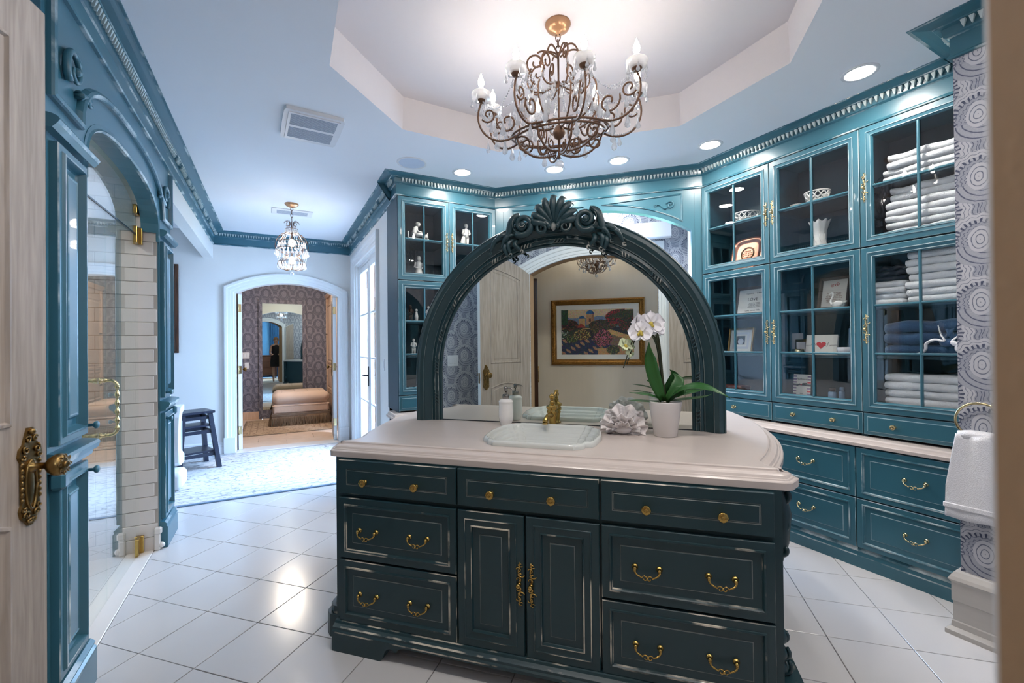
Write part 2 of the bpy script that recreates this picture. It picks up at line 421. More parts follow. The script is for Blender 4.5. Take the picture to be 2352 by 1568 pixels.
def segarch(x0, x1, zs, za, n=16):
    """segmental arch from (x0,zs) over the apex za to (x1,zs)"""
    w = (x1-x0)/2; h = za-zs; R = (w*w+h*h)/(2*h); c = (x0+x1)/2; zc = za-R; a = math.asin(w/R)
    return [(c+R*sin(-a+2*a*i/n), zc+R*cos(-a+2*a*i/n)) for i in range(n+1)]
def spiral(cx, cz, r0, r1, a0, turns, n=20):
    return [(cx+(r0+(r1-r0)*i/n)*cos(a0+2*pi*turns*i/n), cz+(r0+(r1-r0)*i/n)*sin(a0+2*pi*turns*i/n)) for i in range(n+1)]
def bez(p0, p1, p2, p3, n=10):
    p0, p1, p2, p3 = map(Vector, (p0, p1, p2, p3)); o = []
    for i in range(n+1):
        t = i/n; o.append(p0*(1-t)**3+p1*3*t*(1-t)**2+p2*3*t*t*(1-t)+p3*t**3)
    return o
def smooth(pts, n=6):
    pts = [Vector(p) for p in pts]; o = []
    for i in range(len(pts)-1):
        a, b, c, d = pts[max(i-1, 0)], pts[i], pts[i+1], pts[min(i+2, len(pts)-1)]
        for k in range(n):
            t = k/n; o.append(.5*((2*b)+(c-a)*t+(2*a-5*b+4*c-d)*t*t+(3*b-a-3*c+d)*t**3))
    return o+[pts[-1]]
def interp(v, n=6):
    return [v[i]+(v[i+1]-v[i])*k/n for i in range(len(v)-1) for k in range(n)]+[v[-1]]
# ================================================================== THE SETTING
def wallbox(name, mat_, x0, x1, y0, y1, z0=0, z1=CEIL, uv=None, label=None):
    o = MB().box(x0, x1, y0, y1, z0, z1).obj(name, mat_); struct(o, label)
    if uv: uvwall(o, uv)
    return o
# ---- floor: slab, diagonal stone tiles each on their own, pale sill along the shower
fl = MB().box(-3.2, 3.95, -3.4, 6.86, -.06, -.010).obj('floor', 'grout'); struct(fl)
PP, QP = .3265, .321
def clipx(poly, x0):
    out = []
    for i, a in enumerate(poly):
        b = poly[(i+1) % len(poly)]; ia, ib = a[0] >= x0, b[0] >= x0
        if ia: out.append(a)
        if ia != ib:
            t = (x0-a[0])/(b[0]-a[0]); out.append((x0, a[1]+t*(b[1]-a[1])))
    return out
g = .0022
tile_me = MB()
for k, (i, z) in enumerate(((0, -.0095), (0, -.001), (.0012, 0))):
    tile_me.v += [(i+g, i+g, z), (PP-i-g, i+g, z), (PP-i-g, QP-i-g, z), (i+g, QP-i-g, z)]
tile_me.f = [(0, 1, 5, 4), (1, 2, 6, 5), (2, 3, 7, 6), (3, 0, 4, 7), (4, 5, 9, 8), (5, 6, 10, 9), (6, 7, 11, 10), (7, 4, 8, 11), (8, 9, 10, 11)]
tile_me.m = [0]*9; tile_me.s = [False]*9
tile_mesh = tile_me.mesh('floor_tile', ['tile'])
nt_ = 0
for i in range(-14, 16):
    for j in range(-4, 15):
        p0, q0 = -2.163+i*PP, 1.397+j*QP
        c = P(p0+PP/2, q0+QP/2)
        inroom = (c.x > -.85 and c.x < 3.2 and c.y > -.3 and c.y < 4.72 and q0+QP > .2) or (c.x > -.85 and c.x < 1.0 and 4.7 <= c.y < 6.85)
        if c.x < -.72-.01 and c.y < 4.0: inroom = inroom and c.x > -.93
        if not inroom: continue
        cor = [P(p0+a+b, q0+d+e) for a, b, d, e in ((g, 0, g, 0), (0, PP-g, g, 0), (0, PP-g, 0, QP-g), (g, 0, 0, QP-g))]
        if c.y < 4.3 and min(v.x for v in cor) < -.718:
            pl = clipx([(v.x, v.y) for v in cor], -.718)
            if len(pl) < 3: continue
            MB().prism(pl, -.0095, 0, plane='xy').obj('floor_tile', 'tile', fl); nt_ += 1; continue
        link('floor_tile', tile_mesh, fl, tuple(P(p0, q0)), -pi/4); nt_ += 1
MB().box(-.862, -.721, 2.02, 4.20, -.010, .004, b=.003).obj('shower_sill', 'marble', fl)
MB().box(-.45, .79, 6.62, 6.86, -.010, .006, b=.003).obj('threshold', 'marble', fl)
# ---- ceiling with the octagonal tray
OCT = [(-1.56, 1.923), (-1.56, 2.645), (-1.054, 3.18), (.236, 3.18), (.74, 2.64), (.74, 1.923), (.236, 1.39), (-1.054, 1.39)]
octw = [tuple(P(a, b)[:2]) for a, b in OCT]
outer = [(-3.2, -3.4), (3.95, -3.4), (3.95, 3.25), (2.55, 4.65), (1.1, 4.65), (1.1, 6.85), (-3.2, 6.85)]
TRAY = 3.03
mb = MB(); mb.sheet(outer, CEIL, 0, [octw], 'xy'); mb.sheet([(x, y) for x, y in outer], TRAY+.2, 0, (), 'xy')
ce = mb.obj('ceiling', 'ceiling_paint'); struct(ce)
mb = MB(); n = len(octw); ins = [tuple(P(-.41+(a+.41)*.992, 2.284+(b-2.284)*.992)[:2]) for a, b in OCT]
mb.add([(x, y, CEIL) for x, y in octw]+[(x, y, TRAY) for x, y in ins], [(i, (i+1) % n, n+(i+1) % n, n+i) for i in range(n)]+[tuple(range(n, 2*n))], 0)
mb.obj('tray_recess', 'tray_paint', ce)
# ---- entry wall on the diagonal, arched opening, papered towards the room
EP0, EP1, EZS, EZA = -1.19, .118, 2.10, 2.262
diag0 = Matrix.Rotation(-pi/4, 4, 'Z')
def archwall(x0, x1, o0, o1, zs, za, h):
    return [(x0, 0), (o0, 0)]+segarch(o0, o1, zs, za, 18)+[(o1, 0), (x1, 0), (x1, h), (x0, h)]
mb = MB(); mb.prism(archwall(-1.545, .46, EP0, EP1, EZS, EZA, CEIL), .125, .2, 0, ms=1)
o = mb.obj('wall_entry', ['paper_blue', 'warm_lit_jamb'], None, (0, 0, 0), -pi/4); struct(o); uvwall(o, (1, 0, 0))
mb = MB(); mb.prism(archwall(-2.6, .46, EP0, EP1, EZS, EZA, CEIL), .05, .125, 0, ms=1)
struct(mb.obj('wall_entry_hall', ['cream_wall', 'warm_lit_jamb'], o))
CASING = [(0, 0), (0, .012), (.02, .013), (.024, .019), (.05, .02), (.054, .026), (.088, .028), (.096, .036), (.122, .036), (.13, .030), (.13, 0)]
def casing(mb, o0, o1, zs, za, y, face, prof=CASING):
    path = [(o0, y, 0)]+[(a, y, b) for a, b in segarch(o0, o1, zs, za, 18)]+[(o1, y, 0)]
    if face > 0: path.reverse()
    return mb.sweep(path, prof, (0, face, 0))
mb = MB(); casing(mb, EP0-.004, EP1+.006, EZS+.004, EZA+.004, .2, 1)
for x in (EP0-.137, EP1+.034): mb.box(x, x+.100, .2, .242, 0, .2, b=.004)
struct(mb.obj('trim_1', 'white_trim', None, (0, 0, 0), -pi/4))
# ---- left side
wallbox('wall_left', 'paper_blue', -1.02, -.95, .9, 2.08, uv=(0, 1, 0))
wallbox('wall_left_return', 'paper_blue', -.95, -.72, 2.02, 2.08, uv=(1, 0, 0))
sb = wallbox('wall_shower_back', 'bt_grout', -1.98, -1.92, 2.2, 3.95, 0, 2.62)
wallbox('wall_shower_near', 'brick_tile', -1.92, -.84, 2.08, 2.20, 0, 2.62)
sj = wallbox('wall_shower_far', 'bt_grout', -1.92, -.70, 3.752, 4.05, 0, 2.62)
wallbox('ceiling_shower', 'white_wall', -1.98, -.84, 2.08, 4.05, 2.46, 2.62)
MB().box(-1.92, -.864, 2.2, 3.752, -.012, .002).obj('shower_floor', 'marble', sb)
RH = .0895
def bricks(parent, plane, a0, a1, z0, z1, w, off, mat_='brick_tile', skip=None):
    """subway tiles in running bond; plane 'y' faces -y at off, plane 'x' faces +x at off"""
    full = {}; r = 0; z = z0
    while z < z1-.02:
        h = min(RH, z1-z); a = a0-(w/2 if r % 2 else 0)
        while a < a1-.004:
            b0, b1 = max(a, a0), min(a+w, a1)
            if b1-b0 > .02 and not (skip and skip(z)):
                key = (round(b1-b0, 3), round(h, 3))
                if key not in full:
                    L_, H_ = key[0]-.003, key[1]-.003; q = MB()
                    if plane == 'y': q.box(0, L_, -.006, .004, 0, H_, b=.0025)
                    else: q.box(-.004, .006, 0, L_, 0, H_, b=.0025)
                    full[key] = q.mesh('brick', [mat_])
                link('brick', full[key], parent, (b0+.0015, off, z+.0015) if plane == 'y' else (off, b0+.0015, z+.0015))
            a += w
        z += RH; r += 1
bricks(sj, 'y', -1.918, -.702, 0, 2.46, .20, 3.752)
RH = .135
bricks(sb, 'x', 2.2, 3.75, .02, 2.46, .27, -1.92, skip=lambda z: 1.60 < z < 1.76)
for k in range(11):
    y = 2.205+k*.141
    MB().box(-1.923, -1.912, y, y+.136, 1.66, 1.765, b=.003).obj('border_tile', 'deco_tile', sb)
for z in (1.645, 1.782): MB().tube([(-1.915, 2.2, z), (-1.915, 3.75, z)], .010, 8).obj('pencil_tile', 'brick_tile', sb)
# ---- recess left of the nook, header beam, far wall with the closet doorway
wallbox('wall_recess_left', 'white_wall', -1.80, -1.74, 4.05, 6.69)
wallbox('wall_recess_near', 'white_wall', -1.80, -.72, 3.98, 4.05)
struct(MB().box(-.79, -.69, 4.055, 6.69, 2.47, CEIL).obj('wall_header', 'white_wall'))
FX0, FX1, FZS, FZA = -.448, .785, 2.045, 2.20
mb = MB(); mb.prism(archwall(-1.80, .95, FX0, FX1, FZS, FZA, CEIL), 6.69, 6.84)
struct(mb.obj('wall_far', 'white_wall'))
mb = MB(); casing(mb, FX0, FX1, FZS, FZA, 6.69, -1)
for x in (FX0-.137, FX1+.006): mb.box(x, x+.130, 6.650, 6.69, 0, .2, b=.004)
struct(mb.obj('trim_2', 'white_trim'))
BASE = [(0, 0), (.022, 0), (.022, .09), (.018, .10), (.020, .11), (.012, .125), (.014, .14), (.004, .155), (0, .155)]
BASE = [(-a, b) for a, b in BASE]
struct(MB().sweep([(-1.74, 6.69, 0), (FX0-.14, 6.69, 0)], BASE, (0, 0, 1)).obj('baseboard_far', 'white_trim'))
# ---- wall of the glazed doors
DY0, DY1, DZ = 4.80, 6.25, 2.42
wp = [(4.25, 0), (DY0, 0), (DY0, DZ), (DY1, DZ), (DY1, 0), (6.84, 0), (6.84, CEIL), (4.25, CEIL)]
mb = MB(); mb.prism([(a, b) for a, b in wp], 0, .15); mb2 = mb
o = mb.obj('wall_glazed', 'white_wall', None, (1.10, 0, 0), pi/2); struct(o)
def side_trim():
    m = MB(); path = [(.95, DY0, 0), (.95, DY0, DZ), (.95, DY1, DZ), (.95, DY1, 0)]; path.reverse()
    pr = [(a, b) for a, b in CASING]; m.sweep(path, pr, (-1, 0, 0)); return m
struct(side_trim().obj('trim_3', 'white_trim'))
# ---- behind the cabinets, the window alcove, the papered pier at the right
wallbox('wall_back', 'white_wall', .95, 2.1, 4.25, 4.33)
wallbox('wall_right', 'white_wall', 3.58, 3.66, .80, 2.8)
def dwall(name, mat_, p0, p1, q0, q1, z0, z1, uv=None):
    o = MB().box(p0, p1, q0, q1, z0, z1).obj(name, mat_, None, (0, 0, 0), -pi/4); struct(o)
    if uv: uvwall(o, uv)
    return o
dwall('wall_alcove_left', 'paper_blue', -1.44, -1.36, 4.03, 4.98, 0, CEIL, (0, 1, 0))
dwall('wall_alcove_right', 'white_wall', .42, .50, 4.03, 4.98, 0, CEIL)
mb = MB(); mb.prism([(-1.40, 0), (.46, 0), (.46, CEIL), (-1.40, CEIL)], 4.90, 4.99, 0, [[(-.72, 1.0), (.19, 1.0), (.19, 2.42), (-.72, 2.42)]])
o = mb.obj('wall_alcove_back', 'paper_blue', None, (0, 0, 0), -pi/4); struct(o); uvwall(o, (1, 0, 0))
w1 = MB(); w1.sweep([(.19, 4.9, 1.0), (-.72, 4.9, 1.0), (-.72, 4.9, 2.42), (.19, 4.9, 2.42)], [(0, -.06), (0, .012), (-.06, .016), (-.06, 0)], (0, -1, 0), closed=True)
w1 = w1.obj('window_1', 'white_trim', None, (0, 0, 0), -pi/4); struct(w1)
for i in range(2):
    for j in range(3):
        MB().box(-.70+i*.445, -.28+i*.445, 4.93, 4.936, 1.02+j*.465, 1.46+j*.465).obj('pane', 'window_glass', w1)
m_ = MB(); m_.box(-.285, -.255, 4.925, 4.945, 1.0, 2.42)
for z in (1.475, 1.94): m_.box(-.72, .19, 4.925, 4.945, z-.012, z+.012)
m_.obj('glazing_bars', 'white_trim', w1)
PX = 2.77
wallbox('wall_pier', 'paper_blue', PX, 3.05, -.25, .83, uv=(0, 1, 0))
wallbox('wall_pier_back', 'white_wall', 3.05, 3.70, .72, .80)
wallbox('wall_near', 'paper_blue', .40, 2.80, -.26, -.18, uv=(1, 0, 0))
PB = [(0, 0), (.045, 0), (.045, .02), (.028, .035), (.026, .06), (.022, .065), (.022, .15), (.026, .155), (.026, .235), (.036, .25), (.030, .265), (.018, .285), (0, .29)]
mb = MB().sweep([(PX, -.18, 0), (PX, .83, 0), (3.04, .83, 0)], [(a, b) for a, b in PB], (0, 0, 1))
struct(mb.obj('baseboard_pier', 'grey_trim'))
# ---- hall and bedroom behind the camera (seen in the mirrors)
hall = dwall('wall_hall', 'cream_wall', -2.7, .30, -1.10, -1.0, 0, CEIL)
wallbox('wall_bedroom', 'blue_wall', -2.4, 2.6, -3.3, -3.2)
wallbox('wall_bedroom_side', 'blue_wall', 2.5, 2.6, -3.2, -.2)
wallbox('wall_hall_end', 'cream_wall', -2.75, -2.65, -3.2, 2.0)
struct(MB().box(-2.7, -.97, 1.95, 2.05, 0, CEIL).obj('wall_hall_side', 'cream_wall'))
# ---- closet beyond the doorway
CY = 9.55
cf = MB().box(-1.3, 1.5, 6.86, CY, -.06, -.010).obj('floor', 'grout'); struct(cf)
for i in range(8):
    for j in range(4):
        y0 = 6.87+i*.335; x0 = -1.3+j*.72-(.36 if i % 2 else 0)
        MB().box(max(x0, -1.3), min(x0+.715, 1.5), y0, y0+.331, -.0098, 0, b=.0015).obj('plank', 'plank', cf)
o = wallbox('wall_closet_back', 'paper_dimmed', -1.3, 1.5, CY, CY+.08, 0, 2.7, uv=(1, 0, 0))
wallbox('wall_closet_left', 'paper_dimmed', -1.38, -1.3, 6.84, CY, 0, 2.7, uv=(0, 1, 0))
wallbox('wall_closet_right', 'warm_wood', 1.44, 1.52, 6.84, CY, 0, 2.7)
struct(MB().box(-1.4, 1.6, 6.84, CY+.1, 2.7, 2.78).obj('ceiling', 'tray_paint'))
struct(MB().box(-1.3, 1.45, CY-.018, CY, 0, .14, b=.004).obj('baseboard_closet', 'warm_wood'))
# ---- ground outside the glazed doors
struct(MB().box(1.12, 14, 3, 14, -.22, -.12).obj('floor_patio', 'patio'))
# ================================================================== crown mouldings
CZ = 2.645
CROWN = [(0, 0), (.014, .001, 1), (.018, .008, 1), (.012, .016), (.008, .018), (.008, .098), (.016, .102, 1), (.024, .106), (.026, .112), (.030, .142), (.052, .145), (.056, .150, 1), (.066, .1515), (.088, .155), (.104, .159), (.112, .1605), (.124, .161, 1), (.125, .1652)]
CROWN_N = [(a, b) for a, b, *_ in CROWN]
dent = MB()                                                 # one drop of the tongue course: a small wedge pointing down
dent.add([(-.0095, 0, .0), (.0095, 0, .0), (.0095, -.020, .0), (-.0095, -.020, .0), (-.002, 0, -.030), (.002, 0, -.030), (.002, -.010, -.030), (-.002, -.010, -.030)],
         [(0, 1, 2, 3), (7, 6, 5, 4), (0, 4, 5, 1), (1, 5, 6, 2), (2, 6, 7, 3), (3, 7, 4, 0)], 0)
dent_me = {k: dent.mesh('dentil', [k]) for k in ('teal_rub',)}
def crown(name, path, side=1, dent_on=True, mats=('teal', 'teal_worn'), pitch=.0285, joined=False, cap=True):
    """path along the wall faces; side=+1 when the room lies left of travel"""
    mb = MB(); mb.sweep([(x, y, CZ) for x, y in path], [(a*side, b, (m[0] if m else 0)) for a, b, *m in CROWN], (0, 0, 1), cap=cap)
    o = mb.obj(name, list(mats)); struct(o)
    if dent_on:
        jm = MB()
        for (x0, y0), (x1, y1) in zip(path[:-1], path[1:]):
            d = Vector((x1-x0, y1-y0, 0)); ln = d.length
            if ln < .12: continue
            d /= ln; nrm = Vector((-d.y, d.x, 0))*side; ang = atan2(-nrm.x, nrm.y)+pi
            k = max(1, int((ln-.05)/pitch)); st = (ln-(k-1)*pitch)/2
            for i in range(k):
                pt = Vector((x0, y0, CZ+.1425))+d*(st+i*pitch)+nrm*.031
                if joined:
                    M = Matrix.Translation(pt) @ Matrix.Rotation(ang, 4, 'Z'); jm.M = M
                    jm.add(dent.v, dent.f, 0)
                else: link('dentil', dent_me['teal_rub'], o, tuple(pt), ang)
        if joined and jm.v:
            jm.M = None; stuff(jm.obj('dentil_course', 'teal_rub', o))
    return o
FR, FB, FLX = 3.168, 3.82, .932                              # cabinet faces: right run, back run, its left end
CR1, CR2 = (3.168, 2.508), (1.870, 3.82)
crown('trim_5', [(FR, .83), CR1, CR2, (FLX, FB), (FLX, 4.03)])
crown('trim_6', [(.95, 4.03), (.95, 6.69), (-.69, 6.69), (-.69, 4.10)], joined=True, cap=False)
crown('trim_7', [(-.69, 4.10), (-.69, 2.05)], cap=False)
crown('trim_8', [(PX, -.18), (PX, .83), (3.06, .83)], side=1)
# ================================================================== CABINETRY
# ---- hardware meshes (shared)
def knob_mesh(mat_, r=.0155):
    mb = MB(); mb.lathe([(.010, 0), (.011, .003), (.005, .006), (.005, .014), (r*.75, .017), (r, .022), (r*.98, .026), (r*.80, .029), (r*.66, .0285), (r*.5, .0305), (r*.28, .031), (r*.22, .029), (.001, .030)], 16, axis='y')
    for i in range(8):
        a = 2*pi*i/8; mb.ball((r*.84*cos(a), -.0275, r*.84*sin(a)), .0024, 6, 4)
    return mb.mesh('knob', [mat_])
def pull_mesh(mat_, w=.085, drop=.026):
    mb = MB()
    for s in (-1, 1):
        mb.lathe([(.0115, 0), (.0118, .003), (.008, .005), (.006, .012), (.0075, .017), (.004, .021), (.001, .022)], 12, (s*w/2, 0, 0), axis='y')
        mb.ball((s*w/2, -.016, -.007), .006, 8, 6)
        mb.tube(bez((s*w/2, -.017, -.006), (s*w/2*.98, -.024, -drop*.75), (s*w/2*.62, -.026, -drop*.70), (s*w*.20, -.026, -drop)), [.0036, .004, .0036, .0032, .003, .0034, .0038, .0034, .003, .003, .003], 6)
        mb.tube([(x, -.026, z) for x, z in spiral(s*.008, -drop-.002, .009, .003, pi/2, .8*s, 10)], .0022, 5)
        mb.tube(bez((s*w*.22, -.026, -drop), (s*.014, -.027, -drop+.012), (s*.008, -.027, -drop+.010), (0, -.027, -drop+.004), 6), .0022, 5)
    mb.ball((0, -.027, -drop-.001), .0052, 8, 6, sz=1.2)
    return mb.mesh('bail_pull', [mat_])
def plate_mesh(mat_, h=.18, ring=True):
    mb = MB(); k = h/.18
    for s in (1, -1):
        for pts, r in ((spiral(.004, s*.080*k, .0035, .008, s*pi*.2, s*.8, 9), .0022), (spiral(-.004, s*.062*k, .003, .010, s*1.2*pi, -s*.85, 10), .0026),
                       (spiral(.004, s*.040*k, .003, .011, s*.2*pi, s*.9, 10), .0028), (spiral(-.003, s*.020*k, .003, .010, s*1.2*pi, -s*.85, 10), .0026)):
            mb.tube([(x*1.45, -.003, z) for x, z in pts], r*1.1, 5, flat=.55, up=(0, 1, 0))
        mb.tube([(0, -.0025, s*.004), (.004, -.0025, s*.030*k), (-.004, -.0025, s*.052*k), (.003, -.0025, s*.074*k), (0, -.002, s*.092*k)], [.004, .0032, .0034, .0028, .0012], 5, flat=.5, up=(0, 1, 0))
    mb.lathe([(.009, 0), (.009, .003), (.0045, .006), (.0045, .013), (.009, .017), (.010, .021), (.006, .025), (.001, .026)], 12, axis='y')
    return mb.mesh('escutcheon', [mat_])
KNOB_B, KNOB_P = knob_mesh('brass', .0175), knob_mesh('pale_brass', .0145)
PULL_B, PULL_P = pull_mesh('brass'), pull_mesh('pale_brass', .092, .028)
PLATE_B, PLATE_P = plate_mesh('brass', .172), plate_mesh('pale_brass', .178)
D_SMALL = [(0, 0), (0, .014), (.0025, .018, 1), (.040, .018), (.0408, .0160, 2), (.0424, .0160, 2), (.0432, .018), (.0455, .018), (.0462, .0175, 2), (.0472, .0190, 2), (.048, .0190)]
D_BIG = [(0, 0), (0, .015), (.0025, .019, 1), (.028, .019), (.029, .0225, 1), (.0345, .0235, 1), (.0375, .019), (.040, .013, 1), (.0425, .012), (.068, .012), (.0690, .0140, 2), (.0708, .0142, 2), (.072, .015)]
D_BEV = [(0, 0), (0, .012), (.002, .014, 2), (.020, .0165), (.0206, .0195, 2), (.0226, .0197, 2), (.024, .0205)]
D_DOOR = [(0, 0), (0, .015), (.0025, .019, 1), (.030, .019), (.0315, .022), (.035, .0225, 1), (.036, .020), (.058, .018), (.0595, .0215, 1), (.063, .022, 1), (.066, .012), (.068, .010), (.094, .010), (.0950, .0130, 2), (.0966, .0132, 2), (.098, .0145)]
def drawer(parent, x0, x1, z0, z1, prof, mats, hw=(), hm=None, hz=None, y=0, name='drawer', hname='knob', hy=None):
    mb = MB(); mb.panel(x0+.0025, x1-.0025, z0+.0025, z1-.0025, y, prof); mb.box(x0+.006, x1-.006, y, y+.012, z0+.006, z1-.006)
    d = mb.obj(name, mats, parent)
    for x in hw: link(hname, hm, d, (x, y-(hy or prof[-1][1]), (z0+z1)/2 if hz is None else hz))
    return d
T2 = ['teal', 'teal_worn', 'teal_line']; G2 = ['green', 'green_worn', 'green_line']
# ---- glazed wall cabinets
FRAME = [(0, 0), (0, .016), (.0025, .020, 2), (.030, .020), (.031, .0235, 1), (.0345, .024, 2), (.0385, .0195), (.052, .0165), (.053, .0195, 1), (.0565, .0195, 2), (.062, .010), (.064, .004), (.064, -.002)]
def glass_door(parent, x0, x1, z0, z1, nc, nr, hx=None, hz=None):
    mb = MB(); mb.panel(x0+.0025, x1-.0025, z0+.0025, z1-.0025, 0, FRAME, cap=False)
    mb.panel(x0+.004, x1-.004, z0+.004, z1-.004, 0, [(0, 0), (.062, -.004)], cap=False)
    d = mb.obj('door', T2, parent)
    a0, a1, c0, c1 = x0+.066, x1-.066, z0+.066, z1-.066
    for i in range(1, nc):
        x = a0+(a1-a0)*i/nc; MB().box(x-.0065, x+.0065, -.016, .002, c0-.004, c1+.004, b=.004).obj('muntin', 'teal', d)
    for j in range(1, nr):
        z = c0+(c1-c0)*j/nr; MB().box(a0-.004, a1+.004, -.0155, .0015, z-.0065, z+.0065, b=.004).obj('muntin', 'teal', d)
    for i in range(nc):
        for j in range(nr):
            MB().box(a0+(a1-a0)*i/nc, a0+(a1-a0)*(i+1)/nc, -.003, 0, c0+(c1-c0)*j/nr, c0+(c1-c0)*(j+1)/nr).obj('pane', 'pane', d)
    if hx is not None: link('escutcheon', PLATE_P, d, (hx, -.021, hz if hz else (z0+z1)/2))
    return d
CB = .770                                                     # worktop height of the wall run
def glass_unit(label, loc, rot, w, hx_up, hx_lo, knobs, group, depth=.34):
    t = thing('glazed_cabinet', label, 'cabinet', (loc[0], loc[1], CB), rot, group)
    h = CZ-CB
    mb = MB()
    mb.box(0, .016, .002, depth, 0, h); mb.box(w-.016, w, .002, depth, 0, h); mb.box(.016, w-.016, depth-.012, depth, 0, h)
    for z in (.150, 1.140, h-.016): mb.box(.016, w-.016, .003, depth-.012, z-.008, z+.008)
    mb.obj('carcass', 'teal_in', t)
    for z in (.150+.33, .150+.63, 1.145+.36): MB().box(.017, w-.017, .012, depth-.013, z-.009, z+.009, b=.002).obj('shelf', 'teal_in', t)
    drawer(t, 0, w, .012, .145, D_BEV, T2, [w*k for k in knobs], KNOB_P)
    glass_door(t, 0, w, .148, 1.143, 2, 3, hx_lo, .65)
    glass_door(t, 0, w, 1.147, h-.004, 2, 2, hx_up, 1.505)
    return t
GRP = 'glazed cabinets along the right wall'
YR = [2.506, 1.934, 1.372, .815]
for k, (lab, hx, kn) in enumerate((('teal glazed cabinet with the copper plate and framed verses, next to the arched alcove', 1, (.5,)),
                                   ('middle teal glazed cabinet holding the vase, the swan and the red heart card', 0, (.28, .72)),
                                   ('teal glazed cabinet stacked with white towels, beside the papered pier', 0, (.28, .78)))):
    w = YR[k]-YR[k+1]; x = w-.024 if hx else .024
    glass_unit(lab, (FR, YR[k]), ROT['right'], w, x, x, kn, GRP)
GRP2 = 'glazed cabinets on the back wall'
glass_unit('teal glazed cabinet with the seated figurine, nearest the glazed doors', (FLX, FB), 0, .465, .441, .441, (.5,), GRP2, .40)
glass_unit('teal glazed cabinet with the boy-and-dog figurine, half behind the mirror arch', (FLX+.467, FB), 0, .467, .024, .024, (.5,), GRP2, .40)
# ---- worktops of the wall run
WT = [(0, -.045), (.0, -.028), (-.010, -.024), (-.016, -.014), (-.020, -.006), (-.030, 0)]
def worktop(name, label, path, back):
    mb = MB(); mb.sweep([(x, y, CB) for x, y in path], WT, (0, 0, 1)); r = mb.last_ring
    poly = [(v[0], v[1]) for v in r]+back
    mb.sheet(poly, CB-.0005, 0, (), 'xy'); mb.sheet([(x, y) for x, y in path]+back, CB-.045, 0, (), 'xy')
    return tag(mb.obj(name, 'counter'), label, 'worktop')
worktop('worktop', 'long pale stone worktop under the glazed cabinets of the right wall', [(3.045, .81), (3.045, 2.46)], [(3.55, 2.46), (3.55, .81)])
worktop('worktop', 'short pale stone worktop under the cabinets beside the glazed doors', [(1.87, 3.70), (.86, 3.70), (.86, 3.98)], [(1.87, 4.24), (.95, 4.24), (.95, 3.98)])
# ---- base cabinets of the right run
def base_unit(label, loc, rot, w, group, depth=.45, nd=2):
    t = thing('base_cabinet', label, 'cabinet', (loc[0], loc[1], 0), rot, group)
    MB().box(0, w, .004, depth, .09, CB-.046).obj('carcass', 'teal', t)
    for z0, z1 in ((.119, .415), (.417, .718)):
        drawer(t, 0, w, z0, z1, D_BIG, T2, [w/2], PULL_P, (z0+z1)/2+.012, hname='bail_pull')
    mb = MB(); mb.sweep([(w, 0, 0), (0, 0, 0)], [(0, 0), (.012, 0), (.012, .066), (.014, .074, 1), (.011, .080), (.004, .092), (.006, .104, 1), (.003, .116, 1), (0, .118)], (0, 0, 1)); mb.obj('plinth', T2, t)
    return t
YB = [2.506, 1.94, 1.372, .815]
labs = ['teal drawer base cabinet of the right run, farthest from the papered pier', 'teal drawer base cabinet in the middle of the right run, edge hidden by the island', 'teal two-drawer base cabinet beside the papered pier and the hand towel']
for k in range(3): base_unit(labs[k], (3.072, YB[k]), ROT['right'], YB[k]-YB[k+1], 'base cabinets along the right wall')
t = base_unit('teal base cabinet under the short worktop by the glazed doors', (FLX+.01, 3.73), 0, .78, 'base cabinets on the back wall')
# ---- arched panel over the alcove on the diagonal
QF = 4.012; AP0, AP1 = -1.376, .458
t = thing('arched_alcove_surround', 'teal panelled arch framing the papered window alcove behind the mirror', 'alcove surround', (0, 0, 0), ROT['diag'])
o0, o1 = -1.27, .375
arc = segarch(o0, o1, 2.30, 2.535, 20)
mb = MB(); mb.prism([(AP0, 0), (o0, 0)]+arc+[(o1, 0), (AP1, 0), (AP1, CZ), (AP0, CZ)], QF, QF+.075); mb.obj('frame', 'teal', t)
mb = MB()
for x0, x1, s in ((o0, -.5, -1), (-.42, o1, 1)):
    pass
for s in (1, -1):                                             # spandrel mouldings either side of the arch crown
    cx = (o0+o1)/2; W_ = (o1-o0)/2
    ar = [(cx+s*W_*(.10+.80*i/10), 0) for i in range(11)]
    pa = []
    for x, _ in ar:
        u = abs(x-cx)/W_; R = (W_*W_+.235**2)/(2*.235); pa.append((x, 2.535+.050-(R-sqrt(R*R-(u*W_)**2))))
    path = [(cx+s*W_*.91, 2.615)]+[(cx+s*W_*.91, pa[-1][1]-.01)]+pa[::-1][1:]
    path = [(x, QF, min(z, 2.612)) for x, z in path]
    if s > 0: path = path[::-1]
    mb.sweep(path, [(-.008, 0), (-.006, .008, 1), (0, .011, 1), (.006, .006), (.010, 0)], (0, -1, 0), closed=True)
    for k in range(1):                                        # scrolled leaf in the spandrel
        ox, oz = cx+s*W_*.80, 2.525
        mb.tube([(ox+s*(x), QF-.008, oz+z) for x, z in spiral(0, 0, .006, .036, .5, 1.35, 22)], [.004+.004*i/22 for i in range(23)], 6, 0)
        mb.tube([(v.x, QF-.007, v.z) for v in bez((ox-s*.03, 0, oz-.018), (ox-s*.05, 0, oz-.05), (ox-s*.08, 0, oz+.03), (ox-s*.115, 0, oz+.008))], [.008, .009, .008, .007, .006, .006, .005, .004, .004, .003, .002], 6, 0)
        mb.tube([(ox-s*.12+s*x, QF-.006, oz+.008+z) for x, z in spiral(0, 0, .003, .014, 2, -.9, 10)], .0035, 5, 1)
mb.obj('spandrel_moulding', ['teal', 'teal_worn'], t)
for xa, xb in ((AP0+.03, AP0+.085), (AP1-.055, AP1-.012)): MB().prism([(xa, 0), (xb, 0), (xb, 2.61), (xa, 2.61)], QF-.004, QF).obj('stile', 'teal', t)
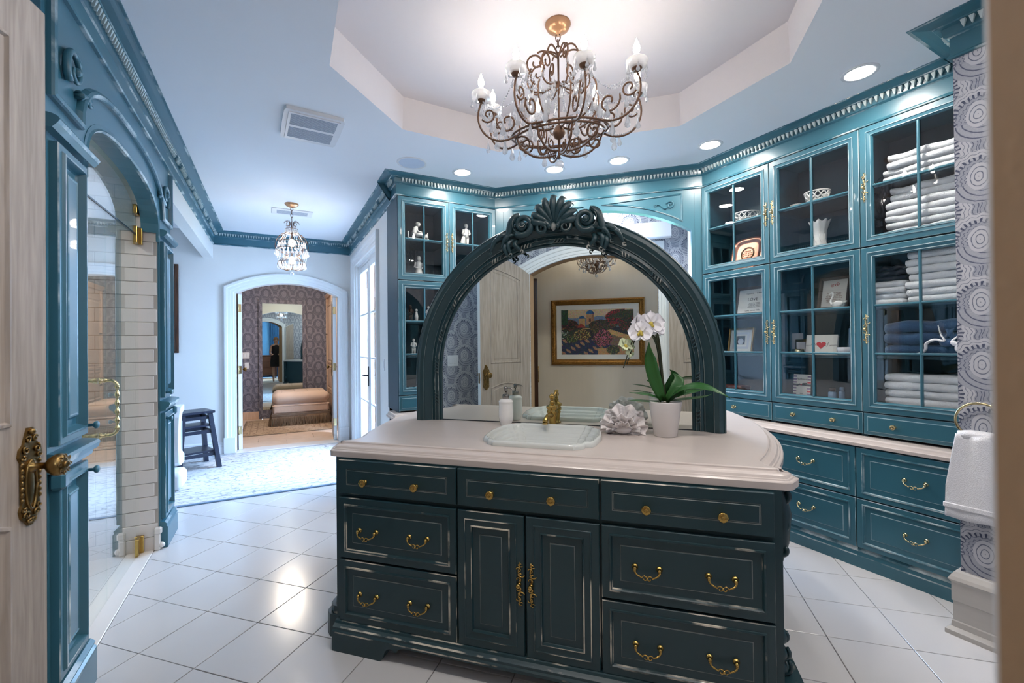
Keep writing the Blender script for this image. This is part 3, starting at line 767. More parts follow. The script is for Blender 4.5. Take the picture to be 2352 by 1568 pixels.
tag(MB().box(-.80, .262, 4.80, 4.90, 2.44, 2.60, b=.006).obj('blind_cassette', 'plastic', None, (0, 0, 0), -pi/4), 'white blind cassette over the window in the papered alcove', 'blind')
# ================================================================== SHOWER SURROUND on the left wall
SX, SYC = -.690, 3.085
t = thing('shower_surround', 'blue-teal panelled shower surround with two pilasters and a basket arch', 'shower surround', (SX, SYC, 0), ROT['left'])
def basket(w, zs, za, n=22, e=2.6):
    o = []
    for i in range(n+1):
        a = pi-pi*i/n; c, s_ = cos(a), sin(a)
        o.append((w*abs(c)**(2/e)*(1 if c > 0 else -1), zs+(za-zs)*abs(s_)**(2/e)))
    return o
ar = basket(.640, 2.12, 2.372)
mb = MB(); mb.prism([(-1.035, 2.12), ]+ar+[(1.035, 2.12), (1.035, CZ), (-1.035, CZ)], .0, .09); mb.obj('frieze', 'teal', t)
mb = MB()
mb.sweep([(-.64, 0, 2.06)]+[(x, 0, z) for x, z in ar]+[(.64, 0, 2.06)], [(-.002, -.01), (-.002, .004, 1), (.006, .010, 1), (.014, .004), (.03, .002), (.03, -.01)], (0, -1, 0))
hood = basket(.715, 2.225, 2.50)
mb.sweep([(-1.0, 0, 2.62), (-1.0, 0, 2.225)]+[(x, 0, z) for x, z in hood]+[(1.0, 0, 2.225), (1.0, 0, 2.62)], [(0, -.002), (.0, .014), (.004, .022, 1), (.016, .026, 1), (.026, .020), (.032, .008), (.036, -.002)], (0, -1, 0))
mb.obj('hood_moulding', T2, t)
mb = MB()
for x0, x1 in ((-1.045, -.65), (.645, 1.045)):
    mb = MB(); mb.sweep([(x0, 0, 2.10), (x1, 0, 2.10)], [(0, 0), (-.030, 0), (-.044, .018), (-.050, .030, 1), (-.044, .040), (-.030, .046), (0, .05)], (0, 0, 1)); mb.obj('capital_band', T2, t)
for s, nm in ((-1, 'near'), (1, 'far')):                       # carved scroll in each corner of the frieze
    mb = MB(); ox, oz = s*.80, 2.415
    mb.tube([(ox-s*x, -.016, oz+z) for x, z in spiral(0, 0, .012, 0.086, 2.4, 1.25, 26)], [.006+.008*i/26 for i in range(27)], 8)
    mb.tube([(v.x, -.014, v.z) for v in bez((ox-s*.05, 0, oz-.06), (ox-s*.02, 0, oz-.10), (ox-s*.10, 0, oz-.02), (ox-s*.17, 0, oz-.045))][:11], [.016, .018, .018, .016, .015, .014, .012, .011, .010, .008, .005], 8)
    mb.tube([(ox-s*.165-s*x, -.012, oz-.035+z) for x, z in spiral(0, 0, .006, .024, 0, .9, 12)], .008, 6)
    mb.ball((ox, -.022, oz), .016, 10, 6)
    mb.obj('carved_scroll', 'teal', t)
def pilaster(x0, x1, kx):
    mb = MB(); mb.box(x0, x1, 0, .16, 0, 2.12)
    p = mb.obj('pilaster', 'teal', t)
    w = (x0+x1)/2
    def pdoor(z0, z1, kz):
        pr = [(0, 0), (0, .022), (.003, .026, 1), (.024, .026), (.030, .034), (.036, .034, 1), (.046, .010), (.050, .004), (.072, .004), (.086, .022), (.092, .024, 1), (.096, .022)]
        d = MB().panel(x0+.022, x1-.022, z0, z1, 0, pr); d = d.obj('door', T2, t)
        link('knob', PK, d, (kx, -.026, kz))
    pdoor(1.01, 2.075, 1.045); pdoor(.19, .905, .868)
    mb = MB(); mb.sweep([(x0-.004, 0, .92), (x1+.004, 0, .92)], [(0, 0), (-.030, .004), (-.034, .020), (-.050, .030), (-.056, .052, 1), (-.050, .062), (-.03, .066), (0, .07)], (0, 0, 1))
    mb.box((x0 if x0 < 0 else x1-.05), (x0+.05 if x0 < 0 else x1), -.044, 0, .86, .92, b=.010)
    mb.obj('rail', T2, t)
    mb = MB(); xa = x0 if x0 > 0 else x0-.012; mb.box(xa, x1+.012, -.040, .16, 0, .125); mb.sweep([(xa, -.040, .125), (x1+.012, -.040, .125)], [(.040, 0), (0, 0), (0, .012, 1), (.008, .022), (.004, .034), (.018, .048, 1), (.040, .052)], (0, 0, 1))
    mb.obj('plinth', T2, t)
PK = MB(); PK.lathe([(.007, 0), (.006, .020), (.012, .024), (.0155, .029), (.0155, .034), (.011, .038), (.001, .039)], 14, axis='y'); PK = PK.mesh('knob', ['teal'])
pilaster(-1.0, -.692, -.735); pilaster(.674, 1.0, .71)
q = MB().box(.640, .672, -.004, .03, 0, .13, b=.006); q.box(.634, .672, -.012, .03, .105, .15, b=.008); q.ball((.656, -.008, .03), .02, 8, 6); q.obj('base_block', 'marble', t)
# ---- glass door, transom, hinges, pull
GX = -.797
t = thing('shower_door', 'frameless clear glass shower door with brass hinges and turned brass pull', 'shower door', (GX, 3.0, 0), 0)
def gl(nm, y0, y1, z0, z1): return MB().box(-.003, .003, y0-3.0, y1-3.0, z0, z1).obj(nm, 'shower_glass', t)
gl('door_leaf', 3.097, 3.725, .010, 2.082); gl('fixed_panel', 2.452, 3.094, .010, 2.082); gl('transom', 2.44, 3.725, 2.09, 2.455)
MB().box(-.006, .006, -.548, .725, 2.0815, 2.0905).obj('seal', 'dark_glass', t)
mb = MB().box(-.010, .010, -.56, .735, 2.455, 2.475, b=.003); mb.obj('header_channel', 'dark_brass', t)
for z in (2.085, .06, 2.25):
    h = .055 if z != 2.25 else .03
    q = MB().box(-.012, .012, .655, .720, z-h, z+h, b=.003); q.box(-.026, .026, .716, .742, z-h, z+h, b=.003); q.obj('hinge', 'brass', t)
def dpull(x):
    mb = MB(); s = 1 if x > 0 else -1; pts = []; rs = []
    path = [(s*.004, .05), (s*.05, .05)]
    z0, z1 = .905, 1.185; Y = -.02
    prof = []
    for i in range(9): a = pi/2*i/8; prof.append((s*(.045+.030*sin(a)), z1-.030+.030*cos(a)))
    col = []
    for i in range(33):
        z = z1-.030-(z1-z0-.06)*i/32; r = .0085+.0035*cos(i/32*2*pi*5); col.append((s*.075, z, r))
    pp = [(s*.004, Y, z1)]+[(a, Y, b) for a, b in prof]+[(a, Y, b) for a, b, _ in col]+[(a, Y, z0+z1-b) for a, b in prof[::-1]]+[(s*.004, Y, z0)]
    rr = [.010]+[.0085]*9+[c for *_, c in col]+[.0085]*9+[.010]
    mb.tube(pp, rr, 10)
    for z in (z0, z1): mb.lathe([(.016, 0), (.016, .006), (.010, .010), (.012, .020), (.008, .026)], 12, (s*.006, Y, z), axis='x') if s > 0 else mb.lathe([(.016, 0), (.016, -.006), (.010, -.010), (.012, -.020), (.008, -.026)], 12, (s*.006, Y, z), axis='x')
    mb.obj('pull', 'pale_brass', t)
dpull(1); dpull(-1)
# ================================================================== ISLAND (diagonal axes: local x = p, local y = q)
QI = 1.700
isl = thing('island_vanity', 'dark green distressed vanity island with drawers and two centre doors', 'vanity', (0, 0, 0), ROT['diag'])
mb = MB(); mb.prism([(-1.362, QI+.004), (.436, QI+.004), (.436, 3.38), (-1.362, 3.38)], .10, .845, 0, [[(-1.34, QI+.03), (.414, QI+.03), (.414, 3.36), (-1.34, 3.36)]], plane='xy'); mb.obj('carcass', 'green', isl)
C3 = [(-1.335, -.757), (-.755, -.173), (-.171, .410)]
for (x0, x1), ks in zip(C3, ((-1.192, -.941), (-.603, -.355), (-.007, .245))):
    drawer(isl, x0, x1, .686, .842, D_SMALL, G2, ks, KNOB_B, .750, QI)
for x0, x1, ks in ((*C3[0], (-1.183, -.935)), (*C3[2], (-.006, .242))):
    for z0, z1, hz in ((.119, .396, .250), (.400, .674, .532)):
        drawer(isl, x0, x1, z0, z1, D_BIG, G2, ks, PULL_B, hz, QI, hname='bail_pull')
for x0, x1, hx in ((-.755, -.4665, -.489), (-.4635, -.173, -.441)):
    drawer(isl, x0, x1, .119, .674, D_DOOR, G2, [hx], PLATE_B, .405, QI, 'door', 'escutcheon', .0195)
# plinth with bracket feet
def foot_cut(a, s):
    return [(a, 0), (a+s*.012, .012), (a+s*.022, .040), (a+s*.030, .052), (a+s*.045, .060), (a+s*.060, .058), (a+s*.070, .050), (a+s*.078, .050), (a+s*.090, .066), (a+s*.115, .074)]
out = [(-1.350, 0)]+foot_cut(-1.105, 1)+foot_cut(.180, -1)[::-1]+[(.425, 0), (.425, .080), (-1.350, .080)]
mb = MB(); mb.prism(out, 1.651, 1.70, 0)
mb.sweep([(-1.350, 1.651, .08), (.425, 1.651, .08)], [(.05, 0), (0, 0), (0, .006, 1), (.006, .012), (.006, .022), (.012, .026, 1), (.020, .032), (.024, .040), (.030, .042, 1), (.046, .044), (.05, .044)], (0, 0, 1))
mb.obj('plinth', G2, isl)
for s in (-1, 1):                                             # bowed side plinths and the carved brackets above them
    c = -.463; pl = [(c+s*.899, 1.730), (c+s*.960, 1.730), (c+s*.990, 1.752), (c+s*1.000, 1.80), (c+s*1.000, 1.93), (c+s*.899, 1.95)]
    mb = MB(); mb.prism(pl, 0, .105, plane='xy'); mb.prism([(c+(x-c)*.985, y+.008) for x, y in pl], .105, .140, 1, plane='xy'); mb.prism([(c+(x-c)*.96, y+.012) for x, y in pl], .140, .165, plane='xy')
    mb.obj('side_foot', ['green', 'green_worn'], isl)
    mb = MB(); x = c+s*.899
    for k, (z, r) in enumerate(((.80, .030), (.75, .026), (.70, .024), (.655, .026), (.61, .020))):
        mb.tube([(x+s*(.004+a), 1.775+.012*(k % 2), z+b) for a, b in spiral(.008, 0, .006, r, 1.2 if s > 0 else 1.0, .95, 14)], [.004+.006*i/14 for i in range(15)], 6, k % 2)
        mb.ball((x+s*.010, 1.80, z-.02), .022, 8, 6, 0, sx=.7, sz=1.2)
    mb.tube([(x, 1.79, .83), (x+s*.022, 1.79, .74), (x+s*.018, 1.79, .64), (x+s*.006, 1.79, .55)], [.03, .028, .024, .010], 8)
    for k, z in enumerate((.30, .24, .19)):
        mb.tube([(x+s*(.008+a), 1.79, z+b) for a, b in spiral(.004, 0, .005, .024+.006*k, 1.5, .9, 12)], .007, 6, k % 2)
        mb.ball((x+s*.012, 1.80, z), .030, 8, 6, 0, sx=.8)
    mb.obj('carved_bracket', ['green', 'green_worn'], isl)
# ---- countertop: straight front, clipped ears, bowed sides, moulded edge
PC = -.4645
R_ = 2.02
half = [(.915, 1.704), (.935, 1.712), (.968, 1.768), (.972, 1.782), (.950, 1.800), (.925, 1.825)]
for i in range(15):
    q = 1.86+(3.33-1.86)*i/14; half.append((1.087-(R_-sqrt(R_*R_-(q-2.66)**2)), q))
half += [(.97, 3.39), (.92, 3.45)]
outl = [(PC+a, b) for a, b in half]+[(PC-a, b) for a, b in half[::-1]]
EDGE = [(0, -.060), (0, -.036), (-.003, -.033), (-.010, -.031), (-.013, -.027), (-.018, -.026), (-.024, -.018), (-.034, -.014), (-.044, -.012), (-.050, -.008), (-.052, -.003), (-.058, 0)]
mb = MB(); mb.sweep([(x, y, .905) for x, y in outl], [(-a, b) for a, b in EDGE], (0, 0, 1), closed=True)
top = [(v[0], v[1]) for v in mb.last_ring]
# sink outline
SKP, SKQ, SKW, SKH = -.472, 2.070, .268, .236
def sink_ring(k, z):
    o = []
    for i in range(96):
        a = 2*pi*i/96; c, s = cos(a), sin(a)
        x = SKW*.88*abs(c)**.22*(1 if c > 0 else -1); y = SKH*abs(s)**.22*(1 if s > 0 else -1)
        u = abs(y)/SKH
        if u < .72: x += (1 if c > 0 else -1)*SKW*.135*sqrt(max(0, 1-(u/.72)**2))
        elif abs(x) > SKW*.70: y *= .97; x *= .95
        o.append((SKP+x*k, SKQ+y*(1-(1-k)*SKW/SKH), z))
    return o
hole = [(x, y) for x, y, z in sink_ring(.965, 0)]
mb.sheet(top, .905, 0, [hole], 'xy'); mb.sheet(outl, .845, 0, [hole], 'xy')
tag(mb.obj('island_countertop', 'counter', None, (0, 0, 0), -pi/4), 'cream stone island countertop with moulded ogee edge and bowed sides', 'countertop')
ring = [(1.0, .9055), (1.0, .916), (.985, .925), (.96, .928), (.935, .925), (.915, .914), (.90, .903), (.885, .901), (.865, .899), (.855, .888), (.84, .885), (.815, .883), (.805, .870), (.79, .867), (.76, .865), (.75, .851), (.735, .848), (.70, .846), (.69, .833), (.66, .830), (.60, .822), (.45, .815), (.25, .812), (.05, .811)]
vs = []; fs = []
for k, z in ring: vs += sink_ring(k, z)
for a in range(len(ring)-1):
    for i in range(96):
        j = (i+1) % 96; fs.append((a*96+i, a*96+j, a*96+96+j, a*96+96+i))
fs.append(tuple(range((len(ring)-1)*96, len(ring)*96)))
sk = MB().add(vs, fs, 0, True)
tag(sk.obj('sink', 'porcelain', None, (0, 0, 0), -pi/4), 'white porcelain drop-in sink with scalloped rim and ribbed bowl', 'sink')
# ---- arched mirror on the island
MZ0, MSP, MRI, MRO, MC = .9055, 1.195, .695, .846, -.474
mir = thing('arched_mirror', 'large arched vanity mirror in a dark green carved frame with a shell crest', 'mirror', (0, 0, 0), ROT['diag'])
def uarch(r, z0=MZ0, n=40):
    return [(MC-r, z0)]+[(MC-r, z0+(MSP-z0)*k/3) for k in (1, 2)]+[(MC+r*cos(pi-pi*i/n), MSP+r*sin(pi-pi*i/n)) for i in range(n+1)]+[(MC+r, z0+(MSP-z0)*k/3) for k in (2, 1)]+[(MC+r, z0)]
MF = [(-.002, -.03), (-.002, .006), (.006, .012), (.012, .010), (.0145, .017), (.016, .018, 1), (.030, .020), (.034, .026), (.0355, .0255, 1), (.038, .024), (.050, .020), (.0535, .026), (.0550, .0262, 1), (.058, .026), (.072, .036), (.090, .050), (.0925, .056), (.0940, .0562, 1), (.098, .056), (.116, .060), (.134, .054), (.138, .050), (.142, .052), (.148, .044), (.150, .040), (.152, -.06), (-.002, -.06)]
MQ = 2.412
for nm in ('frame',):
    mb = MB(); mb.sweep([(x, MQ, z) for x, z in uarch(MRI)], MF, (0, -1, 0), sm=False); mb.obj(nm, ['green', 'green_line'], mir)
mb = MB(); gp = uarch(MRI+.01, MZ0+.003); mb.prism(gp, MQ-.002, MQ+.02, 0); mb.obj('mirror_glass', 'mirror', mir); MB().box(MC-MRI-.01, MC+MRI+.01, MQ-.006, MQ+.03, MZ0, MZ0+.004).obj('bottom_strip', 'black_metal', mir)  # dark strip added to stop daylight showing under the glass
# carved ribbon groups along the inner edge
def onarch(s, r):
    """s = 0..1 along the arch of radius r -> point and outward direction"""
    leg = MSP-MZ0; tot = 2*leg+pi*r; d = s*tot
    if d < leg: return (MC-r, MZ0+d), (-1, 0), (0, 1)
    if d > leg+pi*r: return (MC+r, MSP-(d-leg-pi*r)), (1, 0), (0, -1)
    a = pi-(d-leg)/r; return (MC+r*cos(a), MSP+r*sin(a)), (cos(a), sin(a)), (sin(a), -cos(a))
for gk in range(15):
    s0 = .035+gk*.0664; mb = MB()
    for j in range(4):
        (x, z), (ox, oz), (tx, tz) = onarch(s0+j*.0065, MRI+.026)
        pts = []
        for i in range(6):
            u = i/5-.5; pts.append((x+ox*u*.024+tx*u*.016*(1 if gk < 8 else -1), MQ-.022-.006*cos(u*pi), z+oz*u*.024+tz*u*.016*(1 if gk < 8 else -1)))
        mb.tube(pts, [.0018, .0034, .004, .004, .0034, .0018], 6)
    mb.obj('carved_ribbon', 'green_rub', mir)
    if gk < 14:
        mb = MB()
        for dr in (.016, .037):
            pts = []
            for i in range(8):
                (x, z), _, _ = onarch(s0+.0265+.032*i/7, MRI+dr); pts.append((x, MQ-.024, z))
            mb.tube(pts, .0026, 5)
        mb.obj('carved_reed', 'green_rub', mir)
# shell crest, C scrolls, acanthus
CXc, CZc = MC+.006, 2.015
mb = MB()
nfl = 9
for i in range(nfl):
    a = radians(-78+156*i/(nfl-1)); ln = .128+.030*cos(a)**2; base = Vector((CXc, 0, CZc-.028)); d = Vector((sin(a), 0, cos(a)))
    p = [base+d*(ln*k/6) for k in range(7)]
    pts = [(v.x, MQ-.058-.030*sin(k/6*pi*.75), v.z) for k, v in enumerate(p)]
    mb.tube(pts, [.004, .008, .012, .016, .0185, .0195, .013], 8, 0, flat=.7, up=(0, 1, 0))
    tip = p[6]
    mb.tube([(tip.x+.017*cos(b)*cos(a)+d.x*.006*sin(b), MQ-.064, tip.z-.017*cos(b)*sin(a)+d.z*.006*sin(b)-d.z*.004) for b in [pi*k/8 for k in range(9)]], .0034, 5, 1)
for i in range(nfl-1):
    a = radians(-78+156*(i+.5)/(nfl-1)); d = Vector((sin(a), 0, cos(a)))
    mb.tube([(CXc+d.x*r, MQ-.074-.012*sin((r-.05)/.09*pi), CZc-.028+d.z*r) for r in (.05, .075, .10, .125, .138)], [.001, .0028, .003, .0028, .001], 5, 1)
mb.prism([(CXc+.10*sin(radians(a)), CZc-.028+.10*cos(radians(a))) for a in range(-84, 90, 12)]+[(CXc+.05, CZc-.06), (CXc-.05, CZc-.06)], MQ-.062, MQ+.02)
mb.ball((CXc, MQ-.085, CZc-.036), .016, 10, 8, 1, sz=1.5); mb.ball((CXc-.022, MQ-.08, CZc-.034), .014, 8, 6, 0, sz=1.2); mb.ball((CXc+.022, MQ-.08, CZc-.034), .014, 8, 6, 0, sz=1.2)
mb.obj('shell_crest', ['green', 'green_rub'], mir)
for s in (-1, 1):
    mb = MB()
    c1 = (CXc+s*.062, CZc-.040)                               # inner volute
    sp = spiral(0, 0, .006, .040, -.4, 1.55, 28); mb.tube([(c1[0]+s*x, MQ-.078, c1[1]+z) for x, z in sp], [.006+.007*i/28 for i in range(29)], 8)
    mb.tube([(c1[0]+s*x*.98, MQ-.088, c1[1]+z*.98) for x, z in sp], .0024, 5, 1)
    c2 = (CXc+s*.172, CZc-.012)                               # big C scroll
    sp = spiral(0, 0, .010, .060, 2.6, 1.45, 32); mb.tube([(c2[0]+s*x, MQ-.074, c2[1]+z) for x, z in sp], [.011+.008*i/32 for i in range(33)], 8)
    mb.ball((c2[0], MQ-.082, c2[1]), .020, 10, 8); mb.tube([(c2[0]+s*x, MQ-.098, c2[1]+z) for x, z in spiral(0, 0, .016, .016, 3.2, .55, 10)], .0024, 5, 1)
    mb.tube([(c2[0]+s*x, MQ-.090, c2[1]+z) for x, z in spiral(0, 0, .046, .058, .6+pi, .5, 14)], .0024, 5, 1)
    mb.tube([(v.x, MQ-.066, v.z) for v in bez((c2[0]+s*.02, 0, c2[1]+.058), (c2[0]+s*.10, 0, c2[1]+.045), (c2[0]+s*.06, 0, c2[1]-.08), (c2[0]+s*.125, 0, c2[1]-.095), 12)], [.014, .018, .021, .022, .022, .021, .020, .018, .016, .013, .010, .007, .004], 8)
    mb.obj('scroll', ['green', 'green_rub'], mir)
    mb = MB()                                                 # acanthus leaf lying on the frame
    for k, (dx, dz, ang, ln) in enumerate(((.215, -.060, -.55, .11), (.225, -.085, -1.15, .085), (.245, -.060, -.35, .12), (.20, -.085, -1.6, .07), (.275, -.070, -.62, .12), (.25, -.10, -1.25, .08))):
        p0 = Vector((c2[0]-s*.12+s*dx-s*.05, 0, CZc+dz)); d = Vector((s*cos(ang), 0, sin(ang))); nn = Vector((-d.z, 0, d.x))*s
        pts = [p0+d*(ln*i/7)+nn*(.018*sin(i/7*pi*1.3)) for i in range(8)]
        mb.tube([(v.x, MQ-.060-.016*sin(i/7*pi), v.z) for i, v in enumerate(pts)], [.006, .010, .013, .014, .013, .011, .008, .004], 6, 0, flat=.6, up=(0, 1, 0))
        e = pts[-1]; mb.tube([(e.x+s*x, MQ-.064, e.z+z) for x, z in spiral(0, 0, .003, .013, ang+1.2, .8, 9)], .0045, 5, 1)
    mb.obj('acanthus', ['green', 'green_rub'], mir)
# ================================================================== things on the countertop
TOPZ = .9055
def onq(name, label, cat, p, q, z=TOPZ, rot=0, group=None): return thing(name, label, cat, tuple(P(p, q, z)), ROT['diag']+rot, group)
t = onq('soap_dispenser', 'white ceramic soap dispenser with a steel pump beside the sink', 'soap dispenser', -.741, 2.318)
MB().lathe([(.024, 0), (.027, .002), (.0275, .010), (.034, .024), (.037, .042), (.0365, .070), (.035, .100), (.0355, .112), (.037, .115), (.036, .120), (.028, .127), (.016, .131)], 20).obj('bottle', 'ceramic', t)
mb = MB(); mb.lathe([(.017, .131), (.017, .150), (.015, .152), (.005, .153), (.0045, .166), (.009, .167), (.009, .186), (.0065, .190)], 16); mb.tube([(0, 0, .183), (.020, -.004, .184), (.034, -.008, .180), (.038, -.009, .174)], [.0035, .003, .0028, .0024], 6)
mb.obj('pump', 'steel', t); t.scale = (1.1, 1.1, 1.12)
t = onq('faucet', 'polished brass single-post faucet with a lever standing behind the sink', 'faucet', -.490, 2.352)
mb = MB(); mb.lathe([(.026, 0), (.027, .004), (.022, .008), (.020, .020), (.022, .050), (.026, .062), (.023, .068), (.029, .074), (.029, .084), (.024, .090), (.030, .096), (.033, .104), (.031, .110), (.018, .116), (.012, .124)], 18); mb.obj('body', 'brass', t)
mb = MB(); mb.tube(bez((0, -.02, .062), (-.004, -.055, .075), (-.014, -.085, .070), (-.018, -.095, .035)), [.013, .0125, .012, .0115, .011, .011, .011, .012, .013, .014, .015], 10)
mb.lathe([(.011, 0), (.017, .001), (.017, .005), (.012, .010)], 12, (-.018, -.095, .026)); mb.obj('spout', 'brass', t)
mb = MB(); mb.ball((0, 0, .128), .014, 12, 8); mb.lathe([(.008, .138), (.012, .142), (.007, .147)], 12)
mb.tube([(0, 0, .142), (.004, .016, .152), (.010, .036, .172), (.013, .046, .184), (.014, .050, .188)], [.006, .006, .008, .010, .006], 8); mb.ball((0, 0, .160), .0165, 12, 8); mb.obj('lever', 'brass', t)
# coral: overlapping ruffled fans growing from one foot
def coral():
    mb = MB(); rn = random.Random(5)
    fans = [(-62, .115, -.020, 34), (-30, .125, .012, 36), (4, .135, -.006, 38), (36, .130, .014, 36), (66, .120, -.018, 34), (-48, .085, -.046, 36), (-8, .092, -.052, 40), (34, .088, -.048, 36), (88, .085, -.030, 28), (-92, .080, -.026, 28), (15, .060, -.066, 44), (-30, .058, -.064, 40)]
    for k, (deg, ln, y0, half) in enumerate(fans):
        nr, na = 22, 30; vs = []; fs = []; ph = rn.uniform(0, 6)
        for i in range(nr+1):
            u = i/nr; r = .016+(ln-.016)*u
            for j in range(na+1):
                w = -1+2*j/na; a = radians(deg+half*w*(.55+.45*u)); rr = r*(1+.05*u*sin(9*w+ph)-.10*u*w*w)
                y = y0*(.35+.65*u)+.013*u*u*sin(7.5*w+ph)+.006*u*sin(15*w+2*ph)+.0016*sin(u*52+2*sin(5*w+ph))-(.02*u*u if y0 < -.04 else 0)
                vs.append((rr*sin(a), y, max(.0, .012+rr*cos(a)*.96)))
        for i in range(nr):
            for j in range(na): q = i*(na+1)+j; fs.append((q, q+1, q+na+2, q+na+1))
        n0 = len(vs); vs += [(x, y+.007, z) for x, y, z in vs]; fs += [tuple(n0+q for q in f[::-1]) for f in fs]
        edge = [nr*(na+1)+j for j in range(na+1)]; fs += [(edge[j], edge[j+1], n0+edge[j+1], n0+edge[j]) for j in range(na)]
        mb.add(vs, fs, 0, True)
    mb.ball((0, -.012, .022), .034, 12, 8, 0, sx=1.3, sy=1.1, sz=.7)
    return mb.mesh('coral', ['coral'])
o = link('coral_ornament', coral(), None, tuple(P(-.115, 2.255, TOPZ)), ROT['diag']); tag(o, 'ruffled white coral ornament between the sink and the orchid', 'ornament')
# orchid
oc = onq('potted_orchid', 'white orchid with two arching stems and strap leaves in a white pot', 'orchid', .084, 2.242)
MB().lathe([(.050, 0), (.053, .002), (.0755, .160), (.077, .164), (.075, .166), (.071, .163), (.066, .120)], 28).obj('pot', 'pot_white', oc)
MB().lathe([(.0705, .148), (.05, .154), (.001, .156)], 20, cap=False).obj('soil', 'soil', oc)
def strap(pts, w, up=(0, -1, 0), mat_='leaf', fold=.25):
    mb = MB(); P_ = [Vector(p) for p in pts]; k = len(P_); vs = []; fs = []
    for i, p in enumerate(P_):
        t_ = (P_[min(i+1, k-1)]-P_[max(i-1, 0)]).normalized(); u = Vector(up); sd = t_.cross(u).normalized(); nn = sd.cross(t_)
        u_ = i/(k-1); ww = w*(sin(pi*min(1, u_*.92+.08))**.6)*(1 if u_ < .7 else 1-(u_-.7)/.3*.75)
        for c in (-1, -.5, 0, .5, 1): vs.append(p+sd*(ww*c)+nn*(ww*fold*(abs(c)-.5)))
    for i in range(k-1):
        for c in range(4): fs.append((i*5+c, i*5+c+1, i*5+6+c, i*5+5+c))
    mb.add(vs, fs, 0, True); o = mb.obj('leaf', mat_, oc)
    md = o.modifiers.new('thickness', 'SOLIDIFY'); md.thickness = .0016
    return o
B0 = .165
strap(bez((-.01, -.005, B0), (-.05, -.02, B0+.10), (-.075, -.03, B0+.20), (-.070, -.03, B0+.285), 10), 0.0308, (0, -1, 0))
strap(bez((.01, -.01, B0), (.06, -.05, B0+.08), (.14, -.09, B0+.115), (.265, -.12, B0+.035), 12), 0.0420, (0, -.3, 1))
strap(bez((.005, 0, B0), (.05, -.01, B0+.06), (.09, .02, B0+.10), (.035, .03, B0+.135), 10), 0.0280, (0, -1, .2))
strap(bez((0, .01, B0), (.07, .0, B0+.09), (.10, .0, B0+.05), (.045, -.02, B0+.02), 10), 0.0224, (0, -1, .3))
strap(bez((.0, .02, B0), (.09, .04, B0+.05), (.13, .05, B0+.04), (.18, .05, B0+.055), 10), 0.0196, (0, -.4, 1))
strap(bez((-.01, 0, B0), (-.06, -.03, B0+.04), (-.10, -.04, B0+.035), (-.165, -.06, B0+.045), 10), 0.0168, (0, -.3, 1))
strap(bez((-.01, .01, B0), (-.07, -.03, B0-.005), (-.12, -.05, B0+.01), (-.17, -.07, B0+.008), 10), 0.0126, (0, -.3, 1))
strap(bez((-.005, .01, B0), (-.03, .03, B0+.06), (-.05, .02, B0+.105), (-.085, .01, B0+.095), 8), 0.0252, (0, -1, .3))
strap(bez((.01, .01, B0), (.10, -.02, B0+.02), (.17, -.03, B0+.02), (.20, -.05, B0+.045), 8), 0.0140, (0, -.3, 1))
s1 = bez((0, 0, B0), (-.02, 0, B0+.20), (-.015, -.01, B0+.40), (-.075, -.03, B0+.375), 16)
s2 = bez((.008, .005, B0), (-.03, .01, B0+.18), (.0, .0, B0+.36), (-.115, -.035, B0+.335), 16)
s3 = [Vector(s2[-1])]+bez(s2[-1], (-.150, -.04, B0+.31), (-.160, -.045, B0+.25), (-.190, -.05, B0+.16), 8)
for sp_, r in ((s1, .0045), (s2, .0042), (s3, .0028)): MB().tube(sp_, r, 7).obj('stem', 'stem', oc)
def flower(c, yaw, tilt, s=1.0, mat_='petal'):
    s *= 1.28
    e = link('flower', MB().ball((0, -.004, 0), .006*s, 8, 6).mesh('flower', ['petal_green']), oc, c, (tilt, 0, yaw))
    def petal(ang, ln, w, cup):
        vs = []; fs = []; n = 8
        for i in range(n+1):
            u = i/n; ww = w*(sin(pi*(u*.93+.05))**.75)
            for cc in (-1, -.5, 0, .5, 1):
                x = ww*cc; z = ln*u*(1-.10*abs(cc)*u); y = -.006*sin(u*pi)+cup*(abs(cc)**2)*.008-.003
                vs.append((x*cos(ang)+z*sin(ang), y, -x*sin(ang)+z*cos(ang)))
        for i in range(n):
            for k in range(4): fs.append((i*5+k, i*5+k+1, i*5+6+k, i*5+5+k))
        return vs, fs
    for ang, ln, w in ((0, .044, .019), (2*pi*.36, .044, .017), (-2*pi*.36, .044, .017), (pi/2.15, .047, .030), (-pi/2.15, .047, .030)):
        v, f = petal(ang, ln*s, w*s, -1); o = MB().add(v, f, 0, True).obj('petal', mat_, e)
    mb = MB(); mb.ball((0, -.010*s, -.004*s), .0075*s, 8, 6, 0, sz=1.3); mb.ball((.006*s, -.012*s, -.010*s), .005*s, 6, 5); mb.ball((-.006*s, -.012*s, -.010*s), .005*s, 6, 5); mb.obj('lip', 'orchid_heart', e)
flower((-.062, -.045, B0+.372), .05, 0, 1.12); flower((-.108, -.075, B0+.330), -.1, -.1, 1.05); flower((-.130, -.030, B0+.372), 1.1, .1, 1.0); flower((-.045, -.020, B0+.345), .5, -.3, .9)
flower((-.185, -.06, B0+.265), .9, -.5, .78, 'petal_green')
for c, r in (((-.170, -.052, B0+.235), .010), ((-.158, -.05, B0+.218), .008)): MB().ball(c, r, 8, 6, 0, sz=1.3).obj('bud', 'petal_green', oc)
